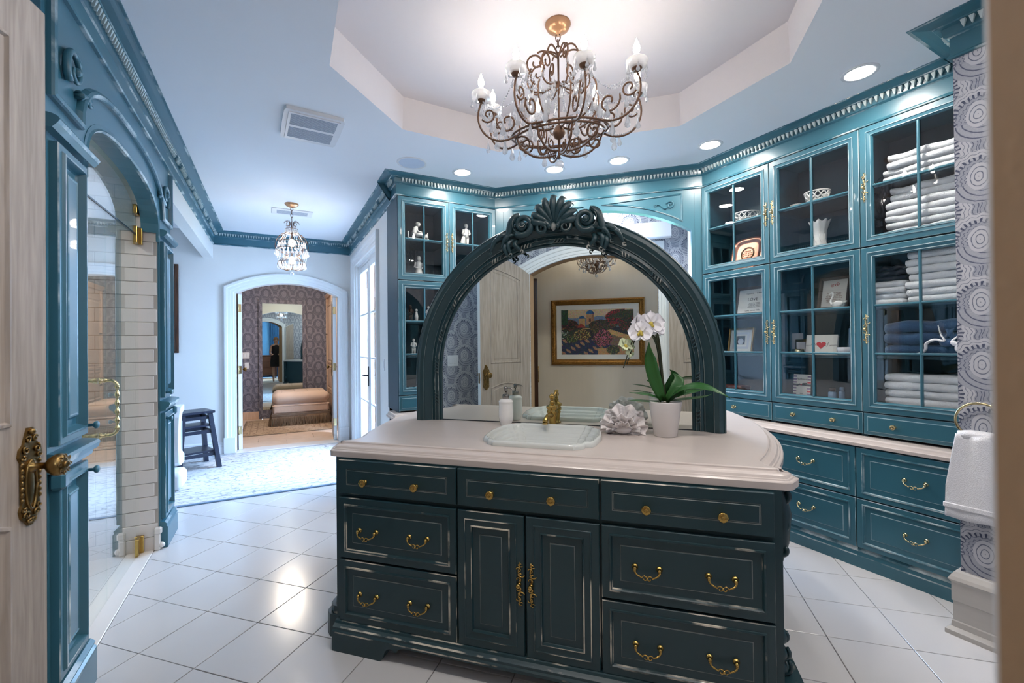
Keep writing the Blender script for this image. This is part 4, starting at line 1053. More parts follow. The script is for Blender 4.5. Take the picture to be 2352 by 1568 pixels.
# ================================================================== CHANDELIERS
def drop_mesh(h=.06, r=.011):
    mb = MB(); mb.lathe([(.001, 0), (r*.25, -h*.12), (r*.55, -h*.45), (r, -h*.74), (r*.85, -h*.88), (.001, -h)], 6, sm=False, cap=False)
    mb.lathe([(.0006, .012), (.0006, 0)], 4, sm=False); return mb.mesh('crystal_drop', ['crystal_thin'])
def bead_chain(pts, step=.013, r=.0048):
    mb = MB(); acc = 0; prev = Vector(pts[0])
    for q in pts[1:]:
        q = Vector(q); d = (q-prev).length
        while acc+d >= step:
            t_ = (step-acc)/d; prev = prev.lerp(q, t_); d = (q-prev).length; acc = 0
            c = prev; mb.add([c+Vector(v)*r for v in ((1, 0, 0), (0, 1, 0), (-1, 0, 0), (0, -1, 0), (0, 0, 1.3), (0, 0, -1.3))], [(0, 1, 4), (1, 2, 4), (2, 3, 4), (3, 0, 4), (1, 0, 5), (2, 1, 5), (3, 2, 5), (0, 3, 5)])
        acc += d; prev = q
    return mb
DROP = drop_mesh(.062, .0125); DROP2 = drop_mesh(.045, .0095); DROP3 = drop_mesh(.08, .016)
bulb = MB(); bulb.lathe([(.007, 0), (.010, .008), (.0155, .022), (.0165, .032), (.013, .048), (.007, .062), (.0025, .074), (.0005, .080)], 12); BULB = bulb.mesh('bulb', ['bulb_glow'])
def chain_link(parent, z, a, s=1):
    pts = [(.012*s*cos(b), 0, z+.021*s*sin(b)) for b in [2*pi*k/12 for k in range(13)]]
    mb = MB(); mb.M = Matrix.Rotation(a, 4, 'Z'); mb.tube(pts, .0032*s, 6); mb.M = None; mb.obj('chain_link', 'chand_metal', parent)
def chandelier(label, loc, rot, ry=.58, glow='bulb_glow', group='chandeliers', drop=0):
    t = thing('chandelier', label, 'chandelier', loc, rot, group)
    MB().lathe([(.066, 0), (.067, -.008), (.060, -.014), (.058, -.026), (.040, -.040), (.014, -.048), (.012, -.056)], 28).obj('canopy', 'chand_canopy', t)
    for k in range(3): chain_link(t, -.072-k*.032, k*pi/2)
    mb = MB(); mb.lathe([(.004, -.150), (.012, -.158), (.006, -.17), (.005, -.30), (.014, -.315), (.018, -.335), (.006, -.352), (.005, -.53), (.020, -.545), (.030, -.565), (.034, -.58), (.024, -.600), (.008, -.61), (.006, -.700), (.012, -.71)], 14); mb.obj('stem', 'chand_metal', t)
    E_ = lambda r, a, z: (r*cos(a), r*ry*sin(a), z)
    for rr, z in ((.255, -.575), (.235, -.588)):
        MB().tube([E_(rr, 2*pi*i/40, z) for i in range(41)], .0055, 6).obj('ring', 'chand_metal', t)
    MB().ball((0, 0, -.742), .024, 14, 10).obj('crystal_ball', 'crystal_thin', t)
    na = 8
    for k in range(na):
        a = 2*pi*k/na+pi/8; dz = .02*(k % 2)
        R = lambda pts: [E_(r, a, z+dz) for r, z in pts]
        B = lambda *q, n=12: [(v.x, v.z) for v in bez(*[(x, 0, z) for x, z in q], n)]
        mb = MB()
        mb.tube(R(B((.235, -.580), (.36, -.66), (.50, -.54), (.430, -.400), n=16)), .0052, 6)
        mb.tube(R([(.39+x, -.465+z) for x, z in spiral(0, 0, .010, .044, -1.2, 1.1, 16)]), .0045, 6)
        mb.tube(R([(.285+x, -.505+z) for x, z in spiral(0, 0, .012, .062, -.6, 1.15, 18)]), .005, 6)
        mb.tube(R(B((.03, -.55), (.16, -.60), (.26, -.42), (.20, -.36))), .005, 6)
        mb.obj('arm', 'chand_metal', t)
        bb = MB(); up = lambda pts: [(x, y, z+.008) for x, y, z in pts]
        for q_ in (R(B((.235, -.580), (.36, -.66), (.50, -.54), (.430, -.400), n=16)), R([(.39+x, -.465+z) for x, z in spiral(0, 0, .010, .044, -1.2, 1.1, 16)]), R([(.285+x, -.505+z) for x, z in spiral(0, 0, .012, .062, -.6, 1.15, 18)])):
            k_ = bead_chain(up(q_), .0105, .0048); bb.add(k_.v, k_.f)
        stuff(bb.obj('bead_wrap', 'crystal_thin', t))
        mb = MB()
        mb.tube(R([(.20+x, -.630+z) for x, z in spiral(0, 0, .010, .048, 2.2, -1.2, 16)]), .005, 6)
        mb.tube(R(B((.235, -.59), (.20, -.70), (.10, -.72), (.015, -.690))), .005, 6)
        mb.tube(R([(.085+x, -.66+z) for x, z in spiral(0, 0, .008, .034, 0, 1.1, 14)]), .004, 6)
        mb.obj('basket_scroll', 'chand_metal', t)
        bb = MB()
        for q_ in (R([(.20+x, -.630+z) for x, z in spiral(0, 0, .010, .048, 2.2, -1.2, 16)]), R(B((.235, -.59), (.20, -.70), (.10, -.72), (.015, -.690))), R(B((.03, -.55), (.16, -.60), (.26, -.42), (.20, -.36))), R(B((.02, -.33), (.14, -.40), (.21, -.33), (.150, -.26)))):
            k_ = bead_chain(up(q_), .0105, .0046); bb.add(k_.v, k_.f)
        stuff(bb.obj('bead_wrap', 'crystal_thin', t))
        for j in range(5):
            link('crystal_drop', DROP3 if j % 2 else DROP, t, E_(.20+.05*j, a+.25+.02*j, -.44-.03*j))
        if k % 2 == 0 or True:
            mb = MB(); zz = -.245 if k % 2 else -.20
            mb.tube(R([(.125+x, zz+z) for x, z in spiral(0, 0, .012, .055, .4, -1.25, 20)]), .0048, 6)
            mb.tube(R(B((.02, -.33), (.14, -.40), (.21, -.33), (.150, zz-.05+.02))), .0045, 6)
            mb.tube(R(B((.012, -.175), (.05, -.14), (.09, -.13), (.115, zz+.05))), .0045, 6)
            mb.obj('crown_scroll', 'chand_metal', t)
        cx, cy_, cz = E_(.430, a, -.40+dz)
        cp = MB().lathe([(.006, 0), (.020, .004), (.027, .016), (.026, .020), (.012, .022)], 16, (cx, cy_, cz)).obj('candle_cup', 'chand_metal', t)
        MB().lathe([(.014, .012), (.040, .014), (.050, .026), (.052, .050), (.050, .052), (.047, .028), (.030, .018)], 16, (cx, cy_, cz), cap=False).obj('bobeche', 'crystal_thin', cp)
        MB().lathe([(.0125, .02), (.0125, .075), (.010, .078)], 12, (cx, cy_, cz)).obj('candle_sleeve', 'ceramic', cp)
        link('bulb', BULB, cp, (cx, cy_, cz+.078))
        for j in range(6):
            b = a+2*pi*j/6; link('crystal_drop', DROP2, cp, (cx+.049*cos(b), cy_+.049*sin(b), cz+.016))
        link('crystal_drop', DROP, cp, (cx, cy_, cz-.01))
        link('crystal_drop', DROP3, t, E_(.300, a, -.60+dz)); link('crystal_drop', DROP, t, E_(.375, a, -.50+dz)); link('crystal_drop', DROP2, t, E_(.17, a, zz-.03))
        for j in (.3, .6): link('crystal_drop', DROP, t, E_(.16, a+j, -.33-.10*j)); link('crystal_drop', DROP2, t, E_(.10, a+j, -.26-.2*j)); link('crystal_drop', DROP2, t, E_(.24, a+j, -.42))
        c0 = Vector(E_(.14, a, -.26)); c1 = Vector((cx, cy_, cz+.02))
        bead_chain([c0.lerp(c1, i/16)-Vector((0, 0, .10*sin(pi*i/16))) for i in range(17)]).obj('bead_garland', 'crystal_thin', t)
        a2 = a+2*pi/na; d2 = Vector(E_(.430, a2, -.40+.02*((k+1) % 2)+.02))
        bead_chain([c1.lerp(d2, i/16)-Vector((0, 0, .11*sin(pi*i/16))) for i in range(17)]).obj('bead_garland', 'crystal_thin', t)
        e0 = Vector(E_(.03, a, -.34)); e1 = Vector(E_(.25, a, -.56))
        bead_chain([e0.lerp(e1, i/16)-Vector((0, 0, .06*sin(pi*i/16))) for i in range(17)]).obj('bead_garland', 'crystal_thin', t)
    return t
ch = chandelier('large crystal candle chandelier hanging from the ceiling tray above the island', tuple(P(-.425, 2.29, TRAY)), ROT['diag'])
h2 = dup(ch, tuple(P(-.555, -.50, 2.81)), .3, 'crystal candle chandelier in the hall, seen through the entry arch in the mirror'); h2.scale = (.80, .80, .80); h2.location.z = 2.745
MB().lathe([(.006, 0), (.006, .085)], 8).obj('rod', 'chand_metal', h2)
# ---- small tiered lantern in the nook
def lantern(loc):
    t = thing('crystal_lantern', 'small tiered crystal lantern hanging in front of the closet doorway', 'chandelier', loc, 0, 'chandeliers')
    MB().lathe([(.066, 0), (.066, -.006), (.056, -.020), (.030, -.034), (.008, -.040)], 24).obj('canopy', 'chand_canopy', t)
    for k in range(4): chain_link(t, -.055-k*.032, k*pi/2, .9)
    MB().lathe([(.004, -.18), (.006, -.28), (.010, -.30), (.004, -.32), (.004, -.66), (.010, -.68)], 10).obj('stem', 'chand_metal', t)
    for rr, z in ((.055, -.26), (.125, -.395), (.150, -.47), (.125, -.60)):
        MB().tube([(rr*cos(2*pi*i/28), rr*sin(2*pi*i/28), z) for i in range(29)], .0028, 5).obj('ring', 'chand_metal', t)
    for k in range(8):
        a = 2*pi*k/8; R = lambda pts: [(r*cos(a), r*sin(a), z) for r, z in pts]
        mb = MB()
        mb.tube(R([(.045+x, -.205+z) for x, z in spiral(0, 0, .024, .028, 0, .8, 12)]), .0025, 5)
        mb.tube(R([(.105+x, -.345+z) for x, z in spiral(0, 0, .012, .030, .3, .9, 12)]), .0025, 5)
        mb.tube(R([(v.x, v.z) for v in bez((.02, 0, -.30), (.10, 0, -.28), (.17, 0, -.40), (.150, 0, -.47), 10)]), .003, 5)
        mb.tube(R([(v.x, v.z) for v in bez((.150, 0, -.47), (.02, 0, -.56), (.02, 0, -.50), (.125, 0, -.60), 10)]), .003, 5)
        mb.tube(R([(v.x, v.z) for v in bez((.125, 0, -.60), (.16, 0, -.66), (.06, 0, -.70), (.005, 0, -.67), 10)]), .003, 5)
        mb.obj('scroll', 'chand_metal', t)
        for r, z, m_ in ((.150, -.475, DROP), (.125, -.605, DROP), (.055, -.265, DROP2), (.125, -.40, DROP2)):
            for j in (0, .26, .52): link('crystal_drop', m_, t, (r*cos(a+j), r*sin(a+j), z))
        c = lambda r, z, b: Vector((r*cos(b), r*sin(b), z))
        for (r0, z0), (r1, z1) in (((.055, -.26), (.125, -.395)), ((.125, -.395), (.150, -.47)), ((.15, -.47), (.125, -.60)), ((.125, -.60), (.01, -.68))):
            bead_chain([c(r0, z0, a+.2).lerp(c(r1, z1, a+.2), i/8)-Vector((0, 0, .02*sin(pi*i/8))) for i in range(9)], .012, .0052).obj('bead_garland', 'crystal_thin', t)
    for z in (-.40, -.58): MB().ball((0, 0, z), .030, 12, 8, sz=1.3).obj('bulb', 'bulb_glow', t)
    MB().ball((0, 0, -.715), .018, 10, 8).obj('crystal_ball', 'crystal_thin', t)
    return t
lantern((.155, 5.05, CEIL))
# ================================================================== CEILING FIXTURES
def can(x, y, label):
    t = thing('recessed_light', label, 'ceiling light', (x, y, CEIL), 0, 'recessed ceiling lights')
    MB().lathe([(.062, -.001), (.066, -.004), (.084, -.004), (.087, -.001), (.087, .0)], 32, cap=False).obj('trim_ring', 'plastic', t)
    MB().lathe([(.0625, -.0015), (.03, -.0022), (.001, -.0024)], 32, cap=False).obj('lens', 'can_glow', t)
for x, y, l in ((1.407, 3.493, 'round recessed ceiling light over the left glazed cabinets, beside the speaker'), (2.071, 3.085, 'round recessed ceiling light directly behind the bottom ball of the big chandelier'),
                (2.432, 2.706, 'round recessed ceiling light just right of the big chandelier'), (2.848, 2.183, 'round recessed ceiling light above the copper-plate cabinet'),
                (2.817, 1.217, 'round recessed ceiling light above the towel cabinet, nearest the camera'), (1.10, .45, 'added unseen recessed light over the entry side of the room'), (2.05, .10, 'added unseen recessed light between the papered pier and the entry'), (.45, 1.15, 'added unseen recessed light just inside the entry arch')):  # last three are out of view, added to light the cabinet fronts
    can(x, y, l)
t = thing('ceiling_speaker', 'round in-ceiling speaker above the corner of the glazed cabinets', 'speaker', (.972, 3.489, CEIL))
MB().lathe([(.118, 0), (.116, -.006), (.104, -.007), (.102, -.004)], 32, cap=False).obj('rim', 'plastic', t); MB().lathe([(.103, -.004), (.05, -.005), (.001, -.005)], 32, cap=False).obj('grille', 'grille', t)
t = thing('exhaust_fan', 'square white slotted exhaust fan grille in the ceiling', 'ceiling vent', (.221, 3.205, CEIL), .05)
mb = MB(); mb.prism([(-.165, -.215), (.165, -.215), (.175, -.19), (.178, 0), (.175, .19), (.165, .215), (-.165, .215), (-.175, .19), (-.178, 0), (-.175, -.19)], -.022, 0, plane='xy'); mb.prism([(-.15, -.19), (.15, -.19), (.15, .19), (-.15, .19)], -.028, -.022, plane='xy'); mb.obj('cover', 'plastic', t)
for k in range(24):
    y = -.170+k*.0142
    if 11 <= k <= 12: continue
    MB().box(-.135, .135, y-.0035, y+.0035, -.0295, -.0275).obj('slot', 'slot', t)
t = thing('air_vent', 'white rectangular air vent in the nook ceiling behind the lantern', 'ceiling vent', (.17, 5.36, CEIL))
MB().box(-.20, .20, -.11, .11, -.010, 0, b=.004).obj('frame', 'plastic', t)
for k in range(5): MB().box(-.15, .15, -.06+k*.027, -.046+k*.027, -.012, -.009).obj('louvre', 'slot', t)
# unseen lamps added to light the shower, the alcove and the neighbouring rooms
def flush(loc, label, mat_, r=.12):
    t = thing('unseen_flush_light', label, 'ceiling light', loc); MB().lathe([(r*1.1, 0), (r*1.1, -.02), (r, -.024)], 24, cap=False).obj('rim', 'brass', t)
    MB().lathe([(r, -.02), (r*.7, -.045), (.001, -.055)], 24, cap=False).obj('shade', mat_, t)
flush((-1.35, 2.95, 2.46), 'unseen flush light added to brighten the shower', 'shower_glow', .07)
flush(tuple(P(-.45, 4.55, CEIL)), 'unseen flush light added to brighten the window alcove', 'cool_glow', .08)
flush((.2, 7.9, 2.70), 'unseen round flush light in the closet ceiling', 'warm_glow', .13)
flush((-1.55, -.35, CEIL), 'unseen round flush light at the far end of the hall', 'hall_glow', .12)
flush((.6, -2.2, CEIL), 'unseen round flush light in the bedroom', 'cool_glow', .14)
# ================================================================== DOORS
def archz(x, o0, o1, zs, za):
    w = (o1-o0)/2; h = za-zs; R = (w*w+h*h)/(2*h); return za-R+sqrt(max(0, R*R-(x-(o0+o1)/2)**2))
def plate_big():
    mb = MB(); w = .034
    out = [(-.030, -.095), (-.036, -.075), (-.030, -.06), (-.031, .045), (-.040, .06), (-.036, .078), (-.024, .088), (-.014, .115), (-.008, .130), (.008, .130), (.014, .115), (.024, .088), (.036, .078), (.040, .06), (.031, .045), (.030, -.06), (.036, -.075), (.030, -.095), (.018, -.105), (.006, -.118), (-.006, -.118), (-.018, -.105)]
    mb.prism([(x, z) for x, z in out], -.006, 0)
    mb.tube([(.019*cos(a), -.007, -.015+.062*sin(a)) for a in [2*pi*k/24 for k in range(25)]], .004, 6)
    mb.ball((0, -.004, -.015), 1, 14, 10, 0, sx=.017, sy=.005, sz=.058)
    for s in (-1, 1):
        for px, pz, r, tr in ((.018, .075, .012, 1.1), (.012, .100, .010, -1.0), (.026, .058, .008, .9), (.016, -.090, .012, -1.1), (.024, -.072, .008, .9), (.006, -.104, .008, 1)):
            mb.tube([(s*(px+x), -.008, pz+z) for x, z in spiral(0, 0, .002, r, .5, tr, 12)], .0028, 5)
        for k in range(7): mb.ball((s*.031, -.006, -.05+k*.015), .0042, 6, 5, sz=1.5)
    mb.ball((0, -.007, .120), .009, 8, 6)
    return mb.mesh('lock_plate', ['dark_brass'])
def knob_big():
    mb = MB(); mb.lathe([(.015, 0), (.015, .006), (.009, .010), (.008, .030), (.012, .033), (.020, .040), (.028, .052), (.029, .060), (.025, .068), (.014, .072), (.001, .072)], 20, axis='y')
    for k in range(8): a = 2*pi*k/8; mb.tube([(.020*cos(a)+x, -.0705, .020*sin(a)+z) for x, z in spiral(0, 0, .001, .007, a, 1, 8)], .0016, 4)
    mb.lathe([(.009, .070), (.0095, .0745), (.007, .076), (.001, .073)], 12, axis='y'); return mb.mesh('door_knob', ['dark_brass'])
PLATE, KNOB = plate_big(), knob_big()
def leaf(name, loc, rot, w, hinge_left, arch, mat_='pale_wood', lock=True, T=.044, zl=1.02, panels=True, edge='white_trim'):
    """door leaf: local x runs from hinge (0) to free edge (w); arch(x) gives the height"""
    out = [(0, .008)]+[(w*i/10, arch(w*i/10)) for i in range(11)]+[(w, .008)]
    mb = MB(); mb.prism(out, -T/2, T/2, 0, ms=1); d = mb.obj(name, [mat_, edge], None, loc, rot); struct(d)
    if panels:
        for f in (-1, 1):
            y = f*T/2; m1 = MB()
            def loop(pts):
                pp = [(x, y, z) for x, z in pts]
                if f > 0: pp.reverse()
                m1.sweep(pp, [(0, 0), (.003, .006), (.010, .007), (.014, .001), (.018, -.004), (.024, -.004), (.045, .003)], (0, f, 0), closed=True)
            s_ = .125
            xs = [s_+(w-2*s_)*i/8 for i in range(9)]
            loop([(s_, 1.16), (w-s_, 1.16)][::-1][::-1]+[(x, arch(x)-.13) for x in xs[::-1]])
            lo = [(x, .98-.06+.045*sin(pi*(x-s_)/(w-2*s_))+.0) for x in xs]
            loop([(s_, .24), (w-s_, .24)]+lo[::-1])
            m1.obj('panel_moulding', mat_, d)
    if lock:
        for f in (-1, 1):
            p = link('lock_plate', PLATE, d, (w-.066, f*T/2, zl), (0, 0, 0 if f < 0 else pi)); link('door_knob', KNOB, d, (w-.066, f*(T/2+.005), zl+.030), (0, 0, 0 if f < 0 else pi))
        MB().box(w-.001, w+.0015, -.012, .012, zl-.05, zl+.05).obj('latch_plate', 'dark_brass', d)
    return d
ea = lambda x: archz(EP0+x, EP0, EP1, EZS, EZA)-.006
hv = P(-.362, .532)
leaf('door_1', tuple(P(-1.205, .232)), atan2(hv.y, hv.x), .645, True, ea)
hv = P(1, .045)
leaf('door_2', tuple(P(.215, .275)), atan2(hv.y, hv.x), .625, False, ea)
HINGE = MB().box(-.016, .016, -.003, .003, -.052, .052, b=.001); HINGE.tube([(.017, 0, -.055), (.017, 0, .055)], .006, 8); HINGE = HINGE.mesh('hinge', ['pale_brass'])
fa = lambda x: archz(FX0+x, FX0, FX1, FZS, FZA)-.006
for nm, x, rt, sx in (('door_3', FX0+.040, radians(96), 1), ('door_4', FX1-.034, radians(86), -1)):
    d = leaf(nm, (x, 6.80, 0), rt, .60, True, fa, 'pale_wood', T=.044, zl=1.0, edge='white_trim')
    for z in (.26, 1.05, 1.86):
        link('hinge', HINGE, d, (-.002, 0, z), (0, 0, pi/2))
# glazed double doors
def french(name, y0, y1):
    d = MB(); w = y1-y0
    d.sweep([(.075, 0, .10), (w-.075, 0, .10), (w-.075, 0, DZ-.12), (.075, 0, DZ-.12)], [(0, -.018), (0, .018), (-.012, .022), (-.075, .022), (-.075, -.022), (-.012, -.022), (0, -.018)], (0, -1, 0), closed=True)
    d.box(0, w, -.022, .022, .01, .10); d.box(0, w, -.022, .022, DZ-.05, DZ-.01)
    o = d.obj(name, 'white_trim', None, (1.02, y0, 0), pi/2); struct(o)
    for k in range(4):
        z0 = .10+k*(DZ-.22)/4; MB().box(.075, w-.075, -.003, .003, z0, z0+(DZ-.22)/4).obj('pane', 'window_glass', o)
        if k: MB().box(.07, w-.07, -.014, .014, z0-.011, z0+.011, b=.004).obj('glazing_bar', 'white_trim', o)
    return o
french('door_5', DY0+.02, 5.52); d6 = french('door_6', 5.525, DY1-.02)
mb = MB(); mb.box(.022, .052, .022, .030, .86, 1.10, b=.003); mb.tube([(.037, .03, .99), (.037, .075, .99), (.10, .078, .985), (.155, .076, .98)], [.009, .009, .008, .007], 8); mb.lathe([(.012, 0), (.012, .02)], 10, (.037, .022, .90), axis='y'); mb.obj('lever_handle', 'black_metal', d6)
struct(MB().box(.96, 1.09, DY0, DY0+.02, 0, DZ).box(.96, 1.09, DY1-.02, DY1, 0, DZ).box(.96, 1.09, DY0, DY1, DZ-.01, DZ+.01).obj('trim_9', 'white_trim'))
for k, (x, y, z, s) in enumerate(((4.2, 6.3, 0, 1.4), (6.8, 8.6, 0, 1.7), (4.4, 11.4, 0, 1.5))):
    bm = bmesh.new(); bmesh.ops.create_icosphere(bm, subdivisions=4, radius=1)
    for v in bm.verts: v.co *= 1+.12*sin(9*v.co.x+k)*sin(8*v.co.y)+.10*random.random()
    me = bpy.data.meshes.new('shrub'); bm.to_mesh(me); bm.free(); me.materials.append(MATS['hedge'])
    o = link('garden_shrub', me, None, (x, y, s*.42-.12), 0, (s*.7, s*.7, s*.55)); tag(o, ('rounded green shrub nearest the glazed doors', 'tall green shrub in the middle of the patio edge', 'green shrub at the far end of the patio')[k], 'shrub', 'garden shrubs')
# ================================================================== CONTENTS OF THE GLAZED CABINETS
def rt(name, label, cat, y, z, dx=.14, rot=0, group=None): return thing(name, label, cat, (FR+dx, y, CB+z), ROT['right']+rot, group)
def lt(name, label, cat, x, z, dy=.16, rot=0, group=None): return thing(name, label, cat, (x, FB+dy, CB+z), rot, group)
ZU, ZM, Z3, Z2, Z1 = 1.1485, 1.5145, .7895, .4895, .1585          # shelf levels from the top of the cabinet down
def openbowl(t, r, h, n):
    mb = MB(); mb.lathe([(r*.45, 0), (r*.6, .004), (r*.8, h*.35), (r*.84, h*.42), (r*.80, h*.42), (r*.5, .010)], 24, cap=False); mb.obj('bowl', 'ceramic', t)
    mb = MB()
    for k in range(n):
        a = 2*pi*k/n; da = 2*pi/n
        for s in (0, 1):
            pts = [((r*(.84+.14*i/5))*cos(a+da*(i/5 if s else 1-i/5)), (r*(.84+.14*i/5))*sin(a+da*(i/5 if s else 1-i/5)), h*(.42+.52*i/5)) for i in range(6)]
            mb.tube(pts, .0042, 5)
    mb.tube([(r*cos(2*pi*i/32), r*sin(2*pi*i/32), h*.96) for i in range(33)], .005, 6); mb.obj('lattice', 'ceramic', t)
openbowl(rt('openwork_bowl', 'low white openwork bowl on the shelf above the copper plate', 'bowl', 2.215, ZM), .095, .085, 14)
openbowl(rt('openwork_bowl', 'white lattice bowl on the shelf above the ruffled vase', 'bowl', 1.692, ZM), .075, .095, 12)
t = rt('small_bowl', 'small plain white bowl at the left of the lattice bowl', 'bowl', 1.83, ZM); MB().lathe([(.018, 0), (.022, .004), (.030, .03), (.042, .045), (.040, .045), (.026, .028), (.01, .008)], 16, cap=False).obj('bowl', 'ceramic', t)
t = rt('copper_plate', 'square copper plate with a round embossed emblem, leaning in the cabinet', 'plate', 2.215, ZU, .12); t.rotation_euler = (radians(-14), 0, ROT['right'])
def sq(r, z, n=48, e=.55):
    return [(r*abs(cos(2*pi*i/n))**e*(1 if cos(2*pi*i/n) > 0 else -1), z, r*abs(sin(2*pi*i/n))**e*(1 if sin(2*pi*i/n) > 0 else -1)+.135) for i in range(n)]
rings = [sq(.135, 0), sq(.136, -.010), sq(.128, -.016), sq(.105, -.010), sq(.100, -.004), sq(.085, -.002), sq(.02, -.002)]
vs = [v for r in rings for v in r]; fs = [(a*48+i, a*48+(i+1) % 48, a*48+48+(i+1) % 48, a*48+48+i) for a in range(6) for i in range(48)]+[tuple(range(6*48, 7*48))]
MB().add(vs, fs, 0, True).obj('dish', 'copper', t)
mb = MB()
for r in (.055, .048): mb.tube([(r*cos(2*pi*i/32), -.004, .135+r*sin(2*pi*i/32)) for i in range(33)], .0025, 5)
for j, ln in enumerate((.03, .042, .042, .03)):
    for k in range(4):
        x = -ln+2*ln*(k+.5)/4; mb.tube([(x-.006, -.004, .160-j*.017), (x, -.005, .152-j*.017), (x+.005, -.004, .160-j*.017)], .002, 4)
mb.obj('emblem', 'dark_brass', t)
t = rt('ruffled_vase', 'tall white porcelain vase with a ruffled rim in the middle cabinet', 'vase', 1.672, ZU, .13)
vs = []; fs = []; prof = [(.034, 0), (.036, .01), (.034, .06), (.034, .12), (.040, .18), (.052, .225), (.062, .250), (.058, .250), (.046, .22), (.03, .17)]
for k, (r, z) in enumerate(prof):
    for i in range(40): a = 2*pi*i/40; w = 1+(.10*max(0, (z-.17)/.08))*sin(9*a); vs.append((r*w*cos(a), r*w*sin(a), z+(.008*sin(9*a) if z > .24 else 0)))
for k in range(len(prof)-1):
    for i in range(40): j = (i+1) % 40; fs.append((k*40+i, k*40+j, k*40+40+j, k*40+40+i))
MB().add(vs, fs, 0, True).obj('body', 'ceramic', t)
mb = MB()
for k in range(7):
    a = 2*pi*k/7; mb.tube([(.036*cos(a+.3*sin(i)), .036*sin(a+.3*sin(i)), .02+.028*i) for i in range(6)], .003, 5)
mb.obj('relief', 'ceramic', t)
def frame_pic(name, label, y, z, w, h, mat_f, mount, lean=-12, dx=.16, fw=.022, yaw=0):
    t = rt(name, label, 'framed picture', y, z, dx); t.rotation_euler = (radians(lean), 0, ROT['right']+yaw)
    mb = MB(); mb.sweep([(-w/2, 0, 0), (w/2, 0, 0), (w/2, 0, h), (-w/2, 0, h)], [(0, 0), (0, .014), (.006, .018), (fw*.7, .014), (fw, .008), (fw, 0)], (0, -1, 0), closed=True); mb.box(-w/2, w/2, 0, .006, 0, h); mb.obj('frame', mat_f, t)
    MB().box(-w/2+fw*.9, w/2-fw*.9, -.004, 0, fw*.9, h-fw*.9).obj('mount', mount, t); return t
t = frame_pic('framed_verse', 'dark framed printed verse with the word LOVE on the upper shelf', 2.19, Z3, .30, .235, 'dark_frame', 'paper')
def txtm(s, size, loc, parent, m, sp=1.0):
    c = bpy.data.curves.new('lettering', 'FONT'); c.body = s; c.size = size; c.align_x = 'CENTER'; c.align_y = 'CENTER'; c.extrude = .0003; c.resolution_u = 2; c.space_line = sp
    o = bpy.data.objects.new('tmp', c); me = bpy.data.meshes.new_from_object(o); bpy.data.objects.remove(o); bpy.data.curves.remove(c)
    me.materials.clear(); me.materials.append(MATS[m]); return link('lettering', me, parent, loc, (pi/2, 0, 0))
txtm('LOVE', .036, (-.005, -.0055, .130), t, 'ink')
txtm('BEARS ALL THINGS\nBELIEVES ALL THINGS\nHOPES ALL THINGS\nENDURES ALL THINGS', .0105, (.01, -.0055, .083), t, 'ink', 1.05)
txtm('is patient      is kind', .016, (0, -.0055, .180), t, 'ink'); txtm('Love  never  fails', .018, (0, -.0055, .040), t, 'ink')
t = frame_pic('framed_print', 'bronze framed small print in a wide white mount', 2.29, Z2, .215, .205, 'dark_brass', 'paper', -10, .15, .016)
MB().sweep([(-.07, -.005, .035), (.07, -.005, .035), (.07, -.005, .170), (-.07, -.005, .170)], [(0, 0), (.018, .0005), (.018, 0)], (0, -1, 0), closed=True).obj('mat_line', 'paper_grey', t)
MB().box(-.034, .034, -.006, -.004, .070, .140).obj('print', 'ink', t); MB().lathe([(.026, .0), (.024, .001), (.001, .001)], 16, (0, -.006, .095), axis='y').obj('motif', 'paper_grey', t)
t = rt('keepsake_box', 'dark red keepsake box on the lowest shelf of the copper-plate cabinet', 'box', 2.31, Z1, .10)
MB().box(-.10, .10, -.06, .06, 0, .055, b=.004).obj('body', 'box_red', t); MB().box(-.102, .102, -.062, .062, .056, .075, b=.004).obj('lid', 'box_red', t)
t = frame_pic('framed_verse', 'dark framed poem with a small red-brown emblem beside the swan', 1.62, Z3, .195, .235, 'dark_frame', 'paper', -13, .17)
txtm('for all that you are\nand all you will be\nfor the love you give\nand the light you bring\neach and every day\nyou are a blessing\nto all of us', .0115, (0, -.0055, .085), t, 'ink_brown', 1.05)
mb = MB()
for k in range(4): mb.tube([(x, -.005, .175+z) for x, z in spiral((k-1.5)*.012, .004*(k % 2), .002, .012, k, .9, 8)], .0014, 4)
mb.obj('emblem', 'ink_red', t)
t = rt('swan_figurine', 'white porcelain swan in front of the framed poem', 'figurine', 1.548, Z3, .07, pi/2*0)
mb = MB(); mb.ball((.01, 0, .026), 1, 14, 9, 0, sx=.040, sy=.022, sz=.026); mb.tube(bez((-.022, 0, .03), (-.055, 0, .055), (-.005, 0, .085), (-.022, 0, .104), 12), [.012, .010, .0085, .0075, .007, .0065, .006, .006, .0062, .0065, .007, .0075, .007], 8)
mb.ball((-.026, 0, .104), .0085, 10, 7, sx=1.2); mb.tube([(-.032, 0, .103), (-.040, 0, .100), (-.046, 0, .097)], [.004, .003, .001], 6); mb.tube([(.035, 0, .03), (.055, 0, .045), (.060, 0, .050)], [.012, .007, .001], 6)
for s in (-1, 1): mb.ball((.016, s*.016, .034), 1, 10, 7, 0, sx=.032, sy=.007, sz=.018)
mb.obj('body', 'ceramic', t)
t = rt('greeting_card', 'white greeting card with a red heart on a heartbeat line', 'card', 1.665, Z2, .10); t.rotation_euler = (radians(-10), 0, ROT['right'])
MB().box(-.098, .098, -.001, .001, 0, .135).box(-.098, .098, .012, .014, 0, .130).obj('card', 'paper', t)
hp = [(.030*(sin(a)**3), .026*(13*cos(a)-5*cos(2*a)-2*cos(3*a)-cos(4*a))/15+.066) for a in [2*pi*k/28 for k in range(28)]]
MB().prism(hp, -.003, -.001).obj('heart', 'ink_red', t)
